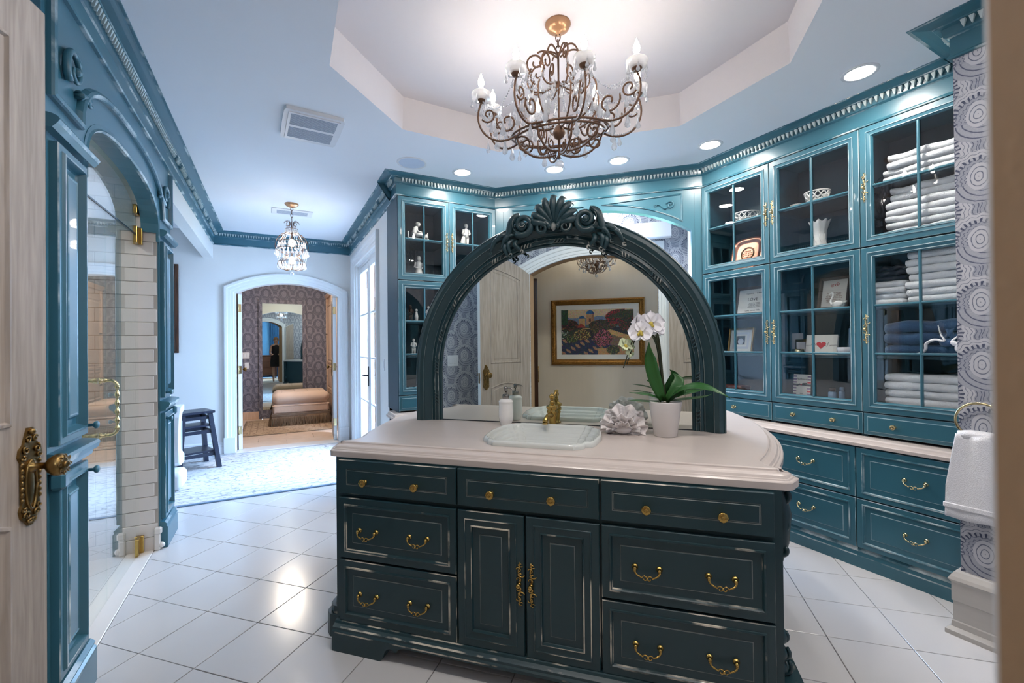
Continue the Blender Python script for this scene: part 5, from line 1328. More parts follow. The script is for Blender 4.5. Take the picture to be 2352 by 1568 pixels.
mb = MB(); mb.tube([(x, -.0018, z) for x, z in ((-.096, .064), (-.062, .064), (-.055, .092), (-.048, .052), (-.042, .082), (-.036, .064), (-.028, .062))], .0011, 4); mb.tube([(x, -.0018, z) for x, z in ((.028, .062), (.036, .054), (.044, .084), (.052, .056), (.060, .064), (.096, .064))], .0011, 4); mb.obj('heartbeat_line', 'ink', t)
t = rt('trinket_box', 'small metal trinket box with a picture lid behind a round tin', 'trinket', 1.815, Z2, .13)
MB().box(-.042, .042, .02, .03, 0, .105, b=.002).obj('lid', 'dark_brass', t); MB().box(-.03, .03, .014, .02, .02, .085).obj('picture', 'paper_grey', t); MB().lathe([(.036, 0), (.038, .004), (.038, .034), (.034, .036)], 20, (-.005, -.015, 0)).obj('tin', 'pale_brass', t)
t = rt('plain_card', 'plain grey card standing at the back of the middle cabinet', 'card', 1.89, Z2, .22); MB().box(-.04, .05, -.001, .001, 0, .15).obj('card', 'paper_grey', t)
t = rt('ribbon_card', 'white card with striped edges, a dark ribbon bow and handwriting', 'card', 1.788, Z1, .09); t.rotation_euler = (radians(-6), 0, ROT['right'])
MB().box(-.058, .058, -.002, .002, 0, .19).obj('card', 'paper', t)
for k in range(9):
    for x0, x1 in ((-.058, -.036), (.036, .058)): MB().box(x0, x1, -.003, -.002, .005+k*.0205, .016+k*.0205).obj('stripe', 'ink_red' if (k % 3 == 0 and x0 > 0) else 'card_mauve', t)
mb = MB(); mb.box(-.059, .059, -.004, -.002, .112, .122); mb.tube([(-.035, -.006, .106), (-.012, -.008, .120), (0, -.009, .117), (.012, -.008, .124), (.036, -.006, .130)], [.002, .006, .004, .006, .002], 5); mb.obj('ribbon', 'ink', t); MB().ball((0, -.010, .118), .005, 8, 6).obj('bead', 'ink_red', t)
txtm('husband', .021, (.0, -.0028, .156), t, 'ink'); txtm('love', .014, (0, -.0028, .055), t, 'ink')
for k, (y, dx, r, h, l) in enumerate(((1.605, .12, .024, .105, 'blue toiletry bottle with a dark cap at the right of the ribbon card'), (1.548, .12, .017, .115, 'slim pale blue toiletry bottle beside the wider blue bottle'))):
    t = rt('toiletry_bottle', l, 'bottle', y, Z1, dx, 0, 'toiletry bottles'); MB().lathe([(r*.9, 0), (r, .004), (r, h*.72), (r*.8, h*.78), (r*.55, h*.80)], 16).obj('body', 'bottle_blue', t); MB().lathe([(r*.75, h*.80), (r*.75, h), (r*.6, h*1.02)], 14).obj('cap', 'dark_frame' if k == 0 else 'bottle_blue', t)
t = rt('blue_jar', 'dark blue glass jar at the right end of the heart-card shelf', 'jar', 1.475, Z2, .17); MB().lathe([(.045, 0), (.048, .004), (.048, .17), (.044, .175)], 20).obj('body', 'bottle_blue', t); MB().lathe([(.049, .175), (.049, .19), (.045, .195)], 20).obj('lid', 'dark_glass', t)
t = rt('glass_dish', 'pale pink glass dish in front of the blue jar', 'dish', 1.50, Z2, .08); MB().lathe([(.035, 0), (.045, .003), (.050, .05), (.047, .05), (.040, .008)], 20, cap=False).obj('bowl', 'paper_grey', t)
# ---- folded towels: every towel is one folded cloth
def towel_mesh(w, d, h, folds, seed, mat_='towel'):
    """cloth folded `folds` times: wavy rounded layers joined by bends at the front"""
    rnd = random.Random(seed); mb = MB(); th = h/folds; nx = 12
    cross = []
    for f in range(folds):                                    # each layer a rounded slab
        z0, z1 = f*th-th*.02, (f+1)*th+th*.02; r = (z1-z0)/2; zc = (z0+z1)/2; off = rnd.uniform(-.012, .006)
        c = []
        for i in range(9): a = -pi/2-pi*i/8; c.append((off+r+r*cos(a)*1.15, zc+r*sin(a)))
        c.append((d, z1)); c.append((d, z0)); cross.append(c)
    for fi, c in enumerate(cross):
        n = len(c); vs = []; fs = []; ph = rnd.uniform(0, 6); am = .006 if folds > 1 else .0035
        for i in range(nx+1):
            x = -w/2+w*i/nx; e = min(1, min(i, nx-i)/1.5+.86)
            for y, z in c:
                zc = sum(q[1] for q in c)/n
                vs.append((x, y+.004*sin(5*x/w*3+ph), max(.0005, zc+(z-zc)*e+am*sin(7*x/w*2+ph+fi)*(.4+fi/max(1, folds)))))
        for i in range(nx):
            for j in range(n): k = (j+1) % n; fs.append((i*n+j, i*n+k, (i+1)*n+k, (i+1)*n+j))
        fs += [tuple(range(n)), tuple(nx*n+j for j in range(n))]
        mb.add(vs, fs, 0, True)
    return mb.mesh('towel', [mat_])
tn = [0]
def towel(label, y, z, w, d, h, folds, dx=.03, rot=0, group='folded white towels', mat_='towel'):
    tn[0] += 1
    o = link('folded_towel', towel_mesh(w, d, h, folds, tn[0], mat_), None, (FR+dx, y, CB+z), ROT['right']+rot); tag(o, label, 'towel', group); return o
yc = 1.07
towel('thick folded white towel, upper of two on the top shelf', 1.05, ZM+.072, .40, .27, .085, 2, .04, .05)
towel('loosely folded white bath towel, lower of two on the top shelf', 1.06, ZM, .43, .28, .072, 2, .035)
for k, (h, n_, l) in enumerate(((.085, 2, 'bottom'), (.075, 2, 'second'), (.085, 2, 'third'), (.08, 2, 'topmost'))):
    towel('white folded towel in the pile below the top shelf, %s of four' % l, 1.075-.01*(k % 2), ZU+[0, .086, .162, .248][k], .42-.02*k, .27, h, n_, .035+.006*k, .03*(k-1))
nm = ['lowest', 'second', 'third', 'fourth', 'fifth', 'sixth', 'seventh']
for k in range(7): towel('white folded towel in the tall right-hand pile, %s of seven' % nm[k], .985+.006*(k % 3), Z3+.0425*k, .36, .25, .042, 1, .04+.008*(k % 2), .02*((k % 3)-1))
for k in range(4): towel('small white folded towel in the short left-hand pile, %s of four' % nm[k], 1.265, Z3+.036*k, .16, .22, .0355, 1, .05)
for k in range(5): towel('white folded towel on the bottom shelf, %s of five from below' % nm[k], 1.06, Z1+.045*k, .44, .27, .0445, 1, .03+.01*(k % 2), .02*((k % 2)-.5))
t = rt('folded_robe', 'folded blue bathrobe tied with a white-edged belt among the towels', 'bathrobe', 1.06, Z2, .03)
link('cloth', towel_mesh(.43, .27, .20, 3, 77, 'robe'), t)
mb = MB()
for x, k in ((.05, 1), (.10, -1)):
    mb.tube([(x+.04*k, .01, .17), (x+.02*k, -.010, .12), (x, -.018, .085)], [.016, .016, .012], 6, 0, flat=.4)
mb.ball((.07, -.022, .075), 1, 10, 8, 0, sx=.035, sy=.015, sz=.022)
mb.obj('belt', 'robe', t)
mb = MB(); mb.tube(smooth([(.03, -.012, .17), (.045, -.026, .12), (.06, -.030, .085), (.02, -.030, .092), (-.015, -.028, .072), (-.02, -.026, .040), (-.045, -.020, .018), (-.12, -.014, .008)]), interp([.005, .007, .011, .014, .014, .013, .010, .005]), 8, flat=.5)
mb.tube(smooth([(.16, -.006, .18), (.12, -.022, .12), (.09, -.032, .080), (.115, -.036, .062), (.115, -.032, .038), (.145, -.026, .022), (.18, -.022, .024), (.20, -.018, .010)]), interp([.004, .006, .014, .018, .017, .015, .014, .008]), 8, flat=.5)
mb.obj('belt_trim', 'towel', t)
t = rt('dark_cloth', 'dark folded cloth behind the short towel pile', 'cloth', 1.27, Z3+.15, .10); link('cloth', towel_mesh(.15, .16, .09, 3, 78, 'navy_wood'), t)
# ---- figurines in the left cabinets
def fig(t, mats, pose, h):
    mb = MB(); k = h/.24
    if pose == 'sit':
        mb.tube([(-.02*k, 0, .075*k), (-.025*k, 0, .11*k), (-.012*k, -.004*k, .15*k), (.002*k, -.006*k, .168*k)], [.030*k, .028*k, .026*k, .012*k], 10); mb.ball((.016*k, -.010*k, .192*k), .020*k, 10, 8, 0, sz=1.15); mb.ball((.006*k, -.004*k, .198*k), .020*k, 8, 6, 0)
        mb.tube([(-.015*k, -.01*k, .078*k), (.03*k, -.02*k, .090*k), (.060*k, -.02*k, .080*k), (.068*k, -.02*k, .04*k), (.066*k, -.02*k, .004*k), (.09*k, -.02*k, .004*k)], [.024*k, .021*k, .018*k, .014*k, .010*k, .008*k], 8)
        mb.tube([(-.012*k, -.016*k, .150*k), (.004*k, -.03*k, .115*k), (.045*k, -.03*k, .108*k)], [.010*k, .009*k, .007*k], 6)
    else:
        s = 1
        for d in (-1, 1): mb.tube([(d*.014*k, 0, 0), (d*.016*k, 0, .05*k), (d*.013*k, 0, .11*k)], [.011*k, .012*k, .018*k], 8); mb.ball((d*.014*k, -.008*k, .006*k), .012*k, 8, 5, 0, sy=1.6, sz=.6)
        mb.tube([(0, 0, .10*k), (0, .002*k, .14*k), (0, .0, .175*k), (0, -.002*k, .195*k)], [.028*k, .026*k, .030*k, .010*k], 10); mb.ball((0, -.006*k, .216*k), .019*k, 10, 8, 0, sz=1.2); mb.ball((0, .002*k, .224*k), .019*k, 8, 6, 1)
        for d in (-1, 1): mb.tube([(d*.028*k, 0, .180*k), (d*.040*k, -.006*k, .14*k), (d*.016*k, -.032*k, .125*k)], [.010*k, .009*k, .007*k], 6)
        if pose == 'skirt': mb.lathe([(.052*k, 0), (.050*k, .01*k), (.028*k, .12*k), (.018*k, .125*k)], 12)
    return mb.obj('figure', mats, t)
t = lt('seated_figurine', 'white porcelain figurine of a woman seated on a bench', 'figurine', 1.15, ZM); fig(t, ['ceramic', 'ceramic'], 'sit', .215)
mb = MB(); mb.box(-.075, .115, .0, .05, .035, .052, b=.004)
for x in (-.075, .110): mb.tube([(x, .025, 0), (x, .025, .11)], .0055, 6)
mb.tube([(.085, 0, .055), (.09, 0, .09)], [.018, .008], 8); mb.obj('bench', 'ceramic', t)
t = lt('boy_and_dog_figurine', 'white porcelain boy standing with a dog on the upper shelf', 'figurine', 1.635, ZM); fig(t, ['ceramic', 'ceramic'], 'stand', .235)
mb = MB(); mb.tube([(-.05, -.03, 0), (-.045, -.03, .05), (-.040, -.032, .085), (-.035, -.036, .105)], [.022, .024, .018, .012], 8); mb.ball((-.036, -.045, .118), .018, 8, 6, 0, sy=1.3); mb.obj('dog', 'ceramic', t)
t = lt('skirted_figurine', 'white porcelain lady in a long skirt on the shelf under the seated figurine', 'figurine', 1.165, ZU); fig(t, ['ceramic', 'ceramic'], 'skirt', .25)
for lab, x, z, m in (('dark-coated figurine with a small companion on the upper shelf of the lower door', 1.075, Z3, 'dark_frame'), ('figurine in a white shirt and dark trousers on the middle shelf', 1.10, Z2, 'ceramic'), ('small pale figurine glimpsed beside the mirror arch', 1.24, Z3, 'ceramic')):
    t = lt('small_figurine', lab, 'figurine', x, z, .12, 0, 'small figurines'); fig(t, [m, 'hair'], 'stand', .15)
    if m == 'dark_frame': q = MB(); q.M = Matrix.Translation((.05, -.01, 0)); q.ball((0, 0, .105), .013, 8, 6); q.tube([(0, 0, 0), (0, 0, .05), (0, 0, .092)], [.012, .018, .008], 8, 0); q.obj('companion', 'ceramic', t)
for k, x in enumerate((1.06, 1.12)):
    t = lt('candle_glass', ('small clear votive glass at the left of the bottom shelf', 'small clear votive glass right of the other on the bottom shelf')[k], 'glass', x, Z1, .08, 0, 'votive glasses'); MB().lathe([(.015, 0), (.018, .002), (.020, .05), (.018, .05), (.014, .005)], 14, cap=False).obj('body', 'paper_grey', t)
# ================================================================== NOOK: rug, stool, massage chair, picture
def rug_mat(name, field, motif, band, dens, lo, hi):
    m, t, b, o = nt(name); uv = N(t, 'UVMap'); sp = N(t, 'SeparateXYZ'); L(t, uv.outputs[0], sp.inputs[0])
    # uv = metres from the nearest edge is stored in z of a second map: use min(u, w-u, v, h-v) baked as attribute 'edge'
    at = N(t, 'Attribute'); at.attribute_name = 'edge'; e = at.outputs['Fac']
    mp = N(t, 'Mapping'); mp.inputs['Scale'].default_value = (1, 1.7, 1); L(t, uv.outputs[0], mp.inputs[0])
    n1 = N(t, 'TexNoise'); n1.inputs['Scale'].default_value = dens; n1.inputs['Detail'].default_value = 5; n1.inputs['Distortion'].default_value = 1.2; L(t, mp.outputs[0], n1.inputs['Vector'])
    v1 = N(t, 'TexVoronoi'); v1.inputs['Scale'].default_value = dens*.6; L(t, mp.outputs[0], v1.inputs['Vector'])
    f1 = N(t, 'MapRange'); f1.inputs[1].default_value = lo; f1.inputs[2].default_value = hi; L(t, n1.outputs[0], f1.inputs[0])
    v2 = math_(t, 'LESS_THAN', v1.outputs[0], .16)
    fac = math_(t, 'MAXIMUM', math_(t, 'MULTIPLY', f1.outputs[0], .8), math_(t, 'MULTIPLY', v2, .7))
    line = math_(t, 'GREATER_THAN', math_(t, 'SINE', math_(t, 'MULTIPLY', e, 70)), .80)
    inb = math_(t, 'LESS_THAN', e, .34); line = math_(t, 'MULTIPLY', math_(t, 'MULTIPLY', line, inb), .45)
    m1 = N(t, 'MixRGB'); m1.inputs[1].default_value = s2l(field); m1.inputs[2].default_value = s2l(motif); L(t, fac, m1.inputs[0])
    m2 = N(t, 'MixRGB'); m2.inputs[2].default_value = s2l(band); L(t, m1.outputs[0], m2.inputs[1]); L(t, line, m2.inputs[0])
    L(t, m2.outputs[0], b.inputs['Base Color']); b.inputs['Roughness'].default_value = .95; MATS[name] = m
rug_mat('rug_pale', (206, 205, 205), (92, 96, 106), (128, 130, 138), 16, .54, .66)
rug_mat('rug_brown', (176, 150, 124), (96, 70, 54), (110, 84, 66), 18, .50, .60)
def rug(name, label, x0, x1, y0, y1, mat_, edge, h=.010, z0=.001):
    nx, ny = int((x1-x0)/.05)+1, int((y1-y0)/.05)+1; mb = MB(); vs = []; fs = []
    for i in range(nx+1):
        for j in range(ny+1): vs.append((x0+(x1-x0)*i/nx, y0+(y1-y0)*j/ny, h))
    for i in range(nx):
        for j in range(ny): a = i*(ny+1)+j; fs.append((a, a+ny+1, a+ny+2, a+1))
    t = thing(name, label, 'rug', (0, 0, z0)); mb.add(vs, fs); o = mb.obj('pile', mat_, t)
    uv = o.data.uv_layers.new(name='UVMap'); at = o.data.attributes.new('edge', 'FLOAT', 'POINT')
    for l in o.data.loops: c = o.data.vertices[l.vertex_index].co; uv.data[l.index].uv = (c.x, c.y)
    for v in o.data.vertices: at.data[v.index].value = min(v.co.x-x0, x1-v.co.x, v.co.y-y0, y1-v.co.y)
    MB().sweep([(x0, y0, 0), (x1, y0, 0), (x1, y1, 0), (x0, y1, 0)], [(.012, h+.0005), (0, h+.001), (-.008, h*.6), (-.008, 0), (.02, 0)], (0, 0, 1), closed=True).obj('binding', edge, t)
rug('area_rug', 'pale patterned oriental rug on the nook floor before the closet doorway', -1.70, .905, 4.635, 6.53, 'rug_pale', 'bottle_blue')
rug('closet_rug', 'brown patterned rug under the fringed ottoman in the closet', -.47, .86, 7.74, 9.3, 'rug_brown', 'braid', .008)
# step stool
t = thing('step_stool', 'dark navy wooden step stool with splayed legs beside the massage chair', 'stool', (-.81, 6.03, .0125), radians(24))
H_ = .63
MB().box(-.165, .165, -.15, .17, H_-.028, H_, b=.006).obj('seat', 'navy_wood', t)
for sx in (-1, 1):
    for sy in (-1, 1):
        mb = MB(); x0, x1 = sx*.125, sx*.185; y0, y1 = sy*.115+.01, sy*.20+.01; a = .021
        mb.add([(x1-a, y1-a, 0), (x1+a, y1-a, 0), (x1+a, y1+a, 0), (x1-a, y1+a, 0), (x0-a, y0-a, H_-.028), (x0+a, y0-a, H_-.028), (x0+a, y0+a, H_-.028), (x0-a, y0+a, H_-.028)], [(0, 1, 2, 3), (4, 5, 6, 7), (0, 1, 5, 4), (1, 2, 6, 5), (2, 3, 7, 6), (3, 0, 4, 7)]); mb.obj('leg', 'navy_wood', t)
for z, w in ((.555, .12), (.40, .145), (.15, .172)):
    for s in (-1, 1): MB().box(-w, w, s*w*.95+.01-.010, s*w*.95+.01+.010, z-.018, z+.018, b=.003).obj('stretcher', 'navy_wood', t); MB().box(s*w-.010, s*w+.010, -w*.9+.01, w*.9+.01, z-.018, z+.018, b=.003).obj('stretcher', 'navy_wood', t)
MB().box(-.14, .14, -.13, .15, .455, .478, b=.004).obj('folding_step', 'navy_wood', t); MB().box(-.165, .165, -.16, .18, .175, .196, b=.004).obj('folding_step', 'navy_wood', t)
# massage chair (only its near edge shows past the shower surround)
t = thing('massage_chair', 'white leather massage chair tucked behind the shower surround', 'armchair', (-1.165, 5.50, .0125), 0)
def rbox(nm, x0, x1, y0, y1, z0, z1, b, mat_='white_leather'):
    o = MB().box(x0, x1, y0, y1, z0, z1, b=b).obj(nm, mat_, t); md = o.modifiers.new('round', 'BEVEL'); md.width = b*.5; md.segments = 3
    for p in o.data.polygons: p.use_smooth = True
    return o
rbox('footrest', -.34, .39, -.40, -.10, 0, .17, .03); rbox('calf_pad', .12, .26, -.28, -.06, .18, .55, .05); rbox('calf_pad', -.24, -.10, -.28, -.06, .18, .55, .05)
rbox('seat', -.22, .20, -.08, .55, .18, .46, .06); rbox('backrest', -.22, .14, .45, .72, .35, 1.15, .07)
for s in (-1, 1):
    mb = MB(); pr = [(-.20, .22), (-.24, .36), (-.22, .52), (-.17, .66), (-.06, .75), (.08, .76), (.08, .70), (-.02, .68), (-.09, .60), (-.12, .48), (-.10, .34), (.08, .26), (.08, .18), (-.12, .18)]
    mb.M = Matrix.Rotation(pi/2, 4, 'Z'); x = s*.285; mb.prism(pr, -x-.055, -x+.045); mb.M = None; o = mb.obj('armrest', 'white_leather', t)
    md = o.modifiers.new('round', 'BEVEL'); md.width = .015; md.segments = 3
MB().box(.225, .325, -.12, .07, .28, .60, b=.01).obj('arm_lining', 'slot', t)
# dark framed picture on the far wall
t = thing('wall_picture', 'dark wood framed picture on the far wall, half hidden by the shower surround', 'framed picture', (-1.38, 6.69, 1.285))
MB().sweep([(-.34, 0, 0), (.34, 0, 0), (.34, 0, 1.08), (-.34, 0, 1.08)], [(0, 0), (0, .03), (.03, .036), (.07, .030), (.08, .012), (.08, 0)], (0, -1, 0), closed=True).obj('frame', 'dark_wood', t)
MB().box(-.27, .27, -.012, 0, .07, 1.01).obj('canvas', 'dark_frame', t)
def switch(label, loc, rot, n=1):
    t = thing('switch_plate', label, 'light switch', loc, rot); w = .070+.046*(n-1)
    MB().box(-w/2, w/2, -.006, 0, -.057, .057, b=.002).obj('plate', 'plastic', t)
    for k in range(n): x = (k-(n-1)/2)*.046; MB().box(x-.016, x+.016, -.010, -.004, -.033, .033, b=.002).obj('rocker', 'plastic', t)
switch('white light switch on the wall between the glazed doors and cabinets', (.95, 4.47, 1.16), ROT['right'], 1)
switch('white double light switch on the papered wall of the entry side', (-.95, 1.78, 1.185), ROT['left'], 2)
switch('white triple light switch on the closet wallpaper', (-.505, CY, 1.19), 0, 3); switch('small white thermostat under the closet switches', (-.47, CY, 1.0), 0, 1)
# ================================================================== TOWEL RING on the papered pier
t = thing('towel_ring', 'brass towel ring mounted on the papered pier', 'towel ring', (PX, .700, 1.055), ROT['right'])
mb = MB(); mb.lathe([(.024, 0), (.026, .004), (.020, .008), (.014, .014), (.010, .030), (.013, .038), (.008, .052), (.004, .058)], 18, axis='y')
for k in range(9): a = 2*pi*k/9; mb.ball((.019*cos(a), -.010, .019*sin(a)), .0045, 6, 5)
mb.obj('mount', 'pale_brass', t)
mb = MB(); mb.tube([(-.045+.078*cos(a), -.058, -.062+.078*sin(a)) for a in [radians(55+360*k/36) for k in range(37)]], .0055, 8); mb.obj('ring', 'pale_brass', t)
t = thing('hand_towel', 'white terry hand towel draped through the brass towel ring', 'towel', (PX-.058, .745, 1.055-.062-.078), ROT['right'])
vs = []; fs = []; n1, n2 = 16, 14
for i in range(n1+1):
    u = i/n1; z = .012-.375*u; w = .070+.030*min(1, u*1.6)
    for j in range(n2+1):
        c = -1+2*j/n2; vs.append((c*w-.010*u, -.018-.010*sin(c*5.0+1)*(1-.5*u)-.008*u, z+.004*sin(c*4)))
for i in range(n1):
    for j in range(n2): a = i*(n2+1)+j; fs.append((a, a+1, a+n2+2, a+n2+1))
def drape(nm, sg, k, mat_='towel', lo=0, hi=n1):
    vv = [(x, y*sg*k, z*(1 if sg > 0 else .93)) for x, y, z in vs]; m = MB(); m.add(vv, fs, 0, True); o = m.obj(nm, mat_, t)
    md = o.modifiers.new('thickness', 'SOLIDIFY'); md.thickness = .012; md.offset = 0; return o
drape('front_fall', 1, 1.0); drape('back_fall', -1, .8)
MB().tube([(-.066, 0, .006), (-.03, 0, .014), (.03, 0, .012), (.064, 0, .004)], .022, 10).obj('fold', 'towel', t)
MB().box(-.112, .094, -.044, -.036, -.318, -.296, b=.003).obj('woven_band', 'towel', t)
# ================================================================== CLOSET
t = thing('ottoman', 'beige tufted ottoman with a brown fringed skirt in the closet', 'ottoman', (.39, 8.78, .0125))
def soft(nm, x, y, z0, z1, b, mat_='ottoman'):
    o = MB().box(-x, x, -y, y, z0, z1, b=b).obj(nm, mat_, t); md = o.modifiers.new('round', 'BEVEL'); md.width = b*.55; md.segments = 4
    for p in o.data.polygons: p.use_smooth = True
soft('cushion', .45, .38, .34, .555, .07); soft('base', .44, .37, .19, .36, .03); soft('welt', .446, .376, .325, .345, .008)
mb = MB()
for i in range(4):
    for j in range(3): mb.ball((-.30+.2*i, -.22+.22*j, .553), .012, 8, 5, 0, sz=.4)
mb.obj('tufting_buttons', 'braid', t)
MB().sweep([(-.45, -.38, .165), (.45, -.38, .165), (.45, .38, .165), (-.45, .38, .165)], [(0, 0), (-.008, .004), (-.006, .018), (-.009, .034), (0, .040)], (0, 0, 1), closed=True).obj('braid', 'braid', t)
mb = MB(); rnd = random.Random(4)
for (ax, ay, bx, by) in ((-.45, -.385, .45, -.385), (.455, -.38, .455, .38), (-.455, .38, -.455, -.38)):
    ln = hypot(bx-ax, by-ay); n = int(ln/.007)
    for i in range(n):
        u = i/n; x, y = ax+(bx-ax)*u, ay+(by-ay)*u; ox, oy = (by-ay)/ln, -(bx-ax)/ln; k = .012+.028*abs(sin(u*22+rnd.random()))
        mb.tube([(x, y, .17), (x+ox*k*.5+rnd.uniform(-.006, .006), y+oy*k*.5, .09), (x+ox*k+rnd.uniform(-.012, .012), y+oy*k, .002)], [.003, .0045, .003], 3, sm=False)
stuff(mb.obj('fringe', 'fringe', t))
t = thing('dressing_mirror', 'tall frameless mirror on a paper-covered board on the closet back wall', 'mirror', (.124, CY, 0))
o = MB().box(-.405, .405, -.035, 0, .0, 2.235, b=.004).obj('board', 'paper_dimmed', t); uvwall(o, (1, 0, 0), .31)
MB().box(-.342, .342, -.040, -.034, .165, 2.165, b=.002).obj('mirror_glass', 'mirror2', t)
def closet_unit(y0, y1, label):
    t = thing('closet_cabinet', label, 'cabinet', (.92, y1, 0), ROT['right']); w = y1-y0
    MB().box(0, w, .0, .5, 0, 2.3).obj('carcass', 'warm_wood', t)
    for x in (.0, w-.06): MB().box(x, x+.06, -.03, 0, 0, 2.28, b=.004).obj('pilaster', 'warm_wood', t)
    for z0, z1 in ((.08, .50), (.52, 1.0), (1.02, 2.15)):
        MB().panel(.065, w-.065, z0, z1, 0, [(0, 0), (0, .016), (.03, .018), (.04, .008), (.06, .008), (.07, .014)]).obj('front', 'warm_wood', t)
        MB().lathe([(.008, .014), (.006, .03), (.013, .036), (.010, .044), (.001, .046)], 12, (.12, 0, (z0+z1)/2), axis='y').obj('knob', 'steel', t)
    MB().sweep([(0, 0, 2.28), (w, 0, 2.28)], [(0, 0), (-.03, .01), (-.05, .05), (-.055, .07), (0, .07)], (0, 0, 1)).obj('cornice', 'warm_wood', t)
closet_unit(8.55, 9.53, 'warm wood closet cabinet beside the dressing mirror'); closet_unit(7.55, 8.53, 'warm wood closet cabinet nearer the closet door')
# ================================================================== HALL (seen in the island mirror)
t = thing('garden_painting', 'gold framed garden painting with two blue domes, seen in the mirror', 'painting', tuple(P(-.611, -1.0, 1.071)), ROT['diag']+pi)
PW_, PH_ = 1.196, .856
MB().sweep([(-PW_/2, 0, 0), (PW_/2, 0, 0), (PW_/2, 0, PH_), (-PW_/2, 0, PH_)], [(0, 0), (0, .03), (.008, .042), (.018, .046), (.030, .040), (.036, .046), (.056, .040), (.068, .028), (.072, .018), (.072, 0)], (0, -1, 0), closed=True).obj('frame', 'gold_frame', t)
mb = MB()
for k in range(60):
    for zz in (.026, PH_-.026): mb.ball((-PW_/2+.03+k*(PW_-.06)/59, -.042, zz), .009, 6, 5, 0, sx=1.3, sy=.6)
for k in range(40):
    for xx in (-PW_/2+.026, PW_/2-.026): mb.ball((xx, -.042, .05+k*(PH_-.10)/39), .009, 6, 5, 0, sz=1.3, sy=.6)
stuff(mb.obj('carved_beading', 'gold_frame', t))
MB().box(-PW_/2+.07, PW_/2-.07, -.014, 0, .07, PH_-.07).obj('liner', 'paper', t)
CW, CH = PW_-.27, PH_-.27; NX, NY = 120, 80
rnd = random.Random(11)
def paint(u, v):
    """u to the right, v up, as the scene reads in the mirror"""
    c = (236, 206, 168)
    if v < .86-.05*abs(sin(5*u+.4))-.10*max(0, u-.5): c = (120, 140, 176) if u < .62 else (130, 150, 170)
    if v < .70-.05*sin(7*u): c = (92, 116, 128)
    def ell(cx, cy, rx, ry): return ((u-cx)/rx)**2+((v-cy)/ry)**2 < 1
    if .355 < u < .465 and .66 < v < .90: c = (206, 160, 116) if u < .43 else (168, 120, 90)
    if ell(.41, .90, .055, .085) and v > .895: c = (20, 92, 156) if u < .43 else (12, 66, 124)
    if .25 < u < .34 and .62 < v < .80: c = (214, 170, 110)
    if ell(.295, .80, .045, .065) and v > .795: c = (22, 98, 160)
    if .39 < u < .425 and .72 < v < .80: c = (120, 80, 60)
    if .20 < u < .36 and v < .70 and v > .60 and v < .60+.10*(1-abs(u-.28)/.08): c = (176, 66, 52)
    if v < .60: c = (32, 34, 44)
    if v < .585 and v > .565 and u < .42: c = (196, 150, 104)
    if v < .34: c = (34, 44, 76) if (sin(40*u+9*v)*sin(33*v+20*u) < .45) else (176, 130, 96)
    wl = .60-.55*(u-.60)                                      # garden wall running down to the right
    if u > .60 and wl-.10 < v < wl: c = (214, 168, 106)
    if u > .64 and wl-.34 < v < wl-.10: c = (128, 102, 84)
    if u > .52 and v < .14: c = (198, 146, 96)
    for cx, cy, rx, ry, a, b in BL:
        if ell(cx, cy, rx, ry):
            k = rnd.random()*.6+.4*(.5+.5*sin(95*u+3*sin(60*v))*sin(80*v)); c = a if k < .28 else b if k < .46 else ((34, 40, 30) if k < .8 else (66, 60, 40))
    if u < .10 and v > .66 and ell(.04, .84, .10, .20): c = (24, 60, 44) if rnd.random() < .6 else (44, 86, 52)
    if v > .80 and u > .62 and v < .80+.17*min(1, (u-.62)*4): c = (40, 60, 34) if rnd.random() < .7 else (86, 60, 40)
    return tuple(max(0, min(255, (x*.86+10)+rnd.randint(-22, 22))) for x in c)
BL = [(.20, .52, .20, .07, (40, 50, 50), (60, 70, 44)), (.12, .66, .12, .12, (150, 60, 60), (70, 50, 40)), (.05, .44, .07, .10, (196, 204, 200), (50, 90, 70)), (.15, .36, .09, .10, (190, 180, 110), (60, 80, 44)), (.30, .44, .12, .12, (214, 196, 110), (150, 90, 50)),
      (.56, .64, .17, .13, (120, 60, 60), (80, 70, 50)), (.82, .82, .20, .17, (196, 40, 50), (150, 30, 44)), (.92, .66, .12, .16, (176, 34, 48), (60, 60, 40)), (.58, .36, .13, .19, (176, 50, 80), (206, 110, 130)), (.72, .10, .09, .10, (150, 140, 80), (90, 80, 50)), (.48, .56, .06, .10, (140, 110, 50), (90, 70, 40)), (.72, .64, .06, .05, (190, 44, 50), (90, 90, 60))]
vs = [(-CW/2+CW*i/NX, 0, CH*j/NY) for i in range(NX+1) for j in range(NY+1)]
fs = [(i*(NY+1)+j, (i+1)*(NY+1)+j, (i+1)*(NY+1)+j+1, i*(NY+1)+j+1) for i in range(NX) for j in range(NY)]
m, tr_, b, o_ = nt('canvas_print'); at = N(tr_, 'Attribute'); at.attribute_name = 'print'; L(tr_, at.outputs['Color'], b.inputs['Base Color']); b.inputs['Roughness'].default_value = .6; MATS['canvas_print'] = m
me = bpy.data.meshes.new('canvas'); me.from_pydata(vs, [], fs); me.materials.append(m); ca = me.color_attributes.new('print', 'FLOAT_COLOR', 'CORNER')
for p in me.polygons:
    i, j = divmod(p.index, NY); col = s2l(paint(1-(i+.5)/NX, (j+.5)/NY))
    for li in p.loop_indices: ca.data[li].color = col
link('canvas', me, t, (0, -.0155, .135))
dd = MB(); dd.box(0, .66, -.028, .028, .01, 2.13, b=.003); hv = P(-.16, -.65); o = dd.obj('door_7', 'dark_wood', None, tuple(P(-1.26, -.30)), atan2(hv.y, hv.x)); struct(o)
for f in (-1, 1): link('lock_plate', PLATE, o, (.07, f*.028, .98), (0, 0, 0 if f < 0 else pi), .8)
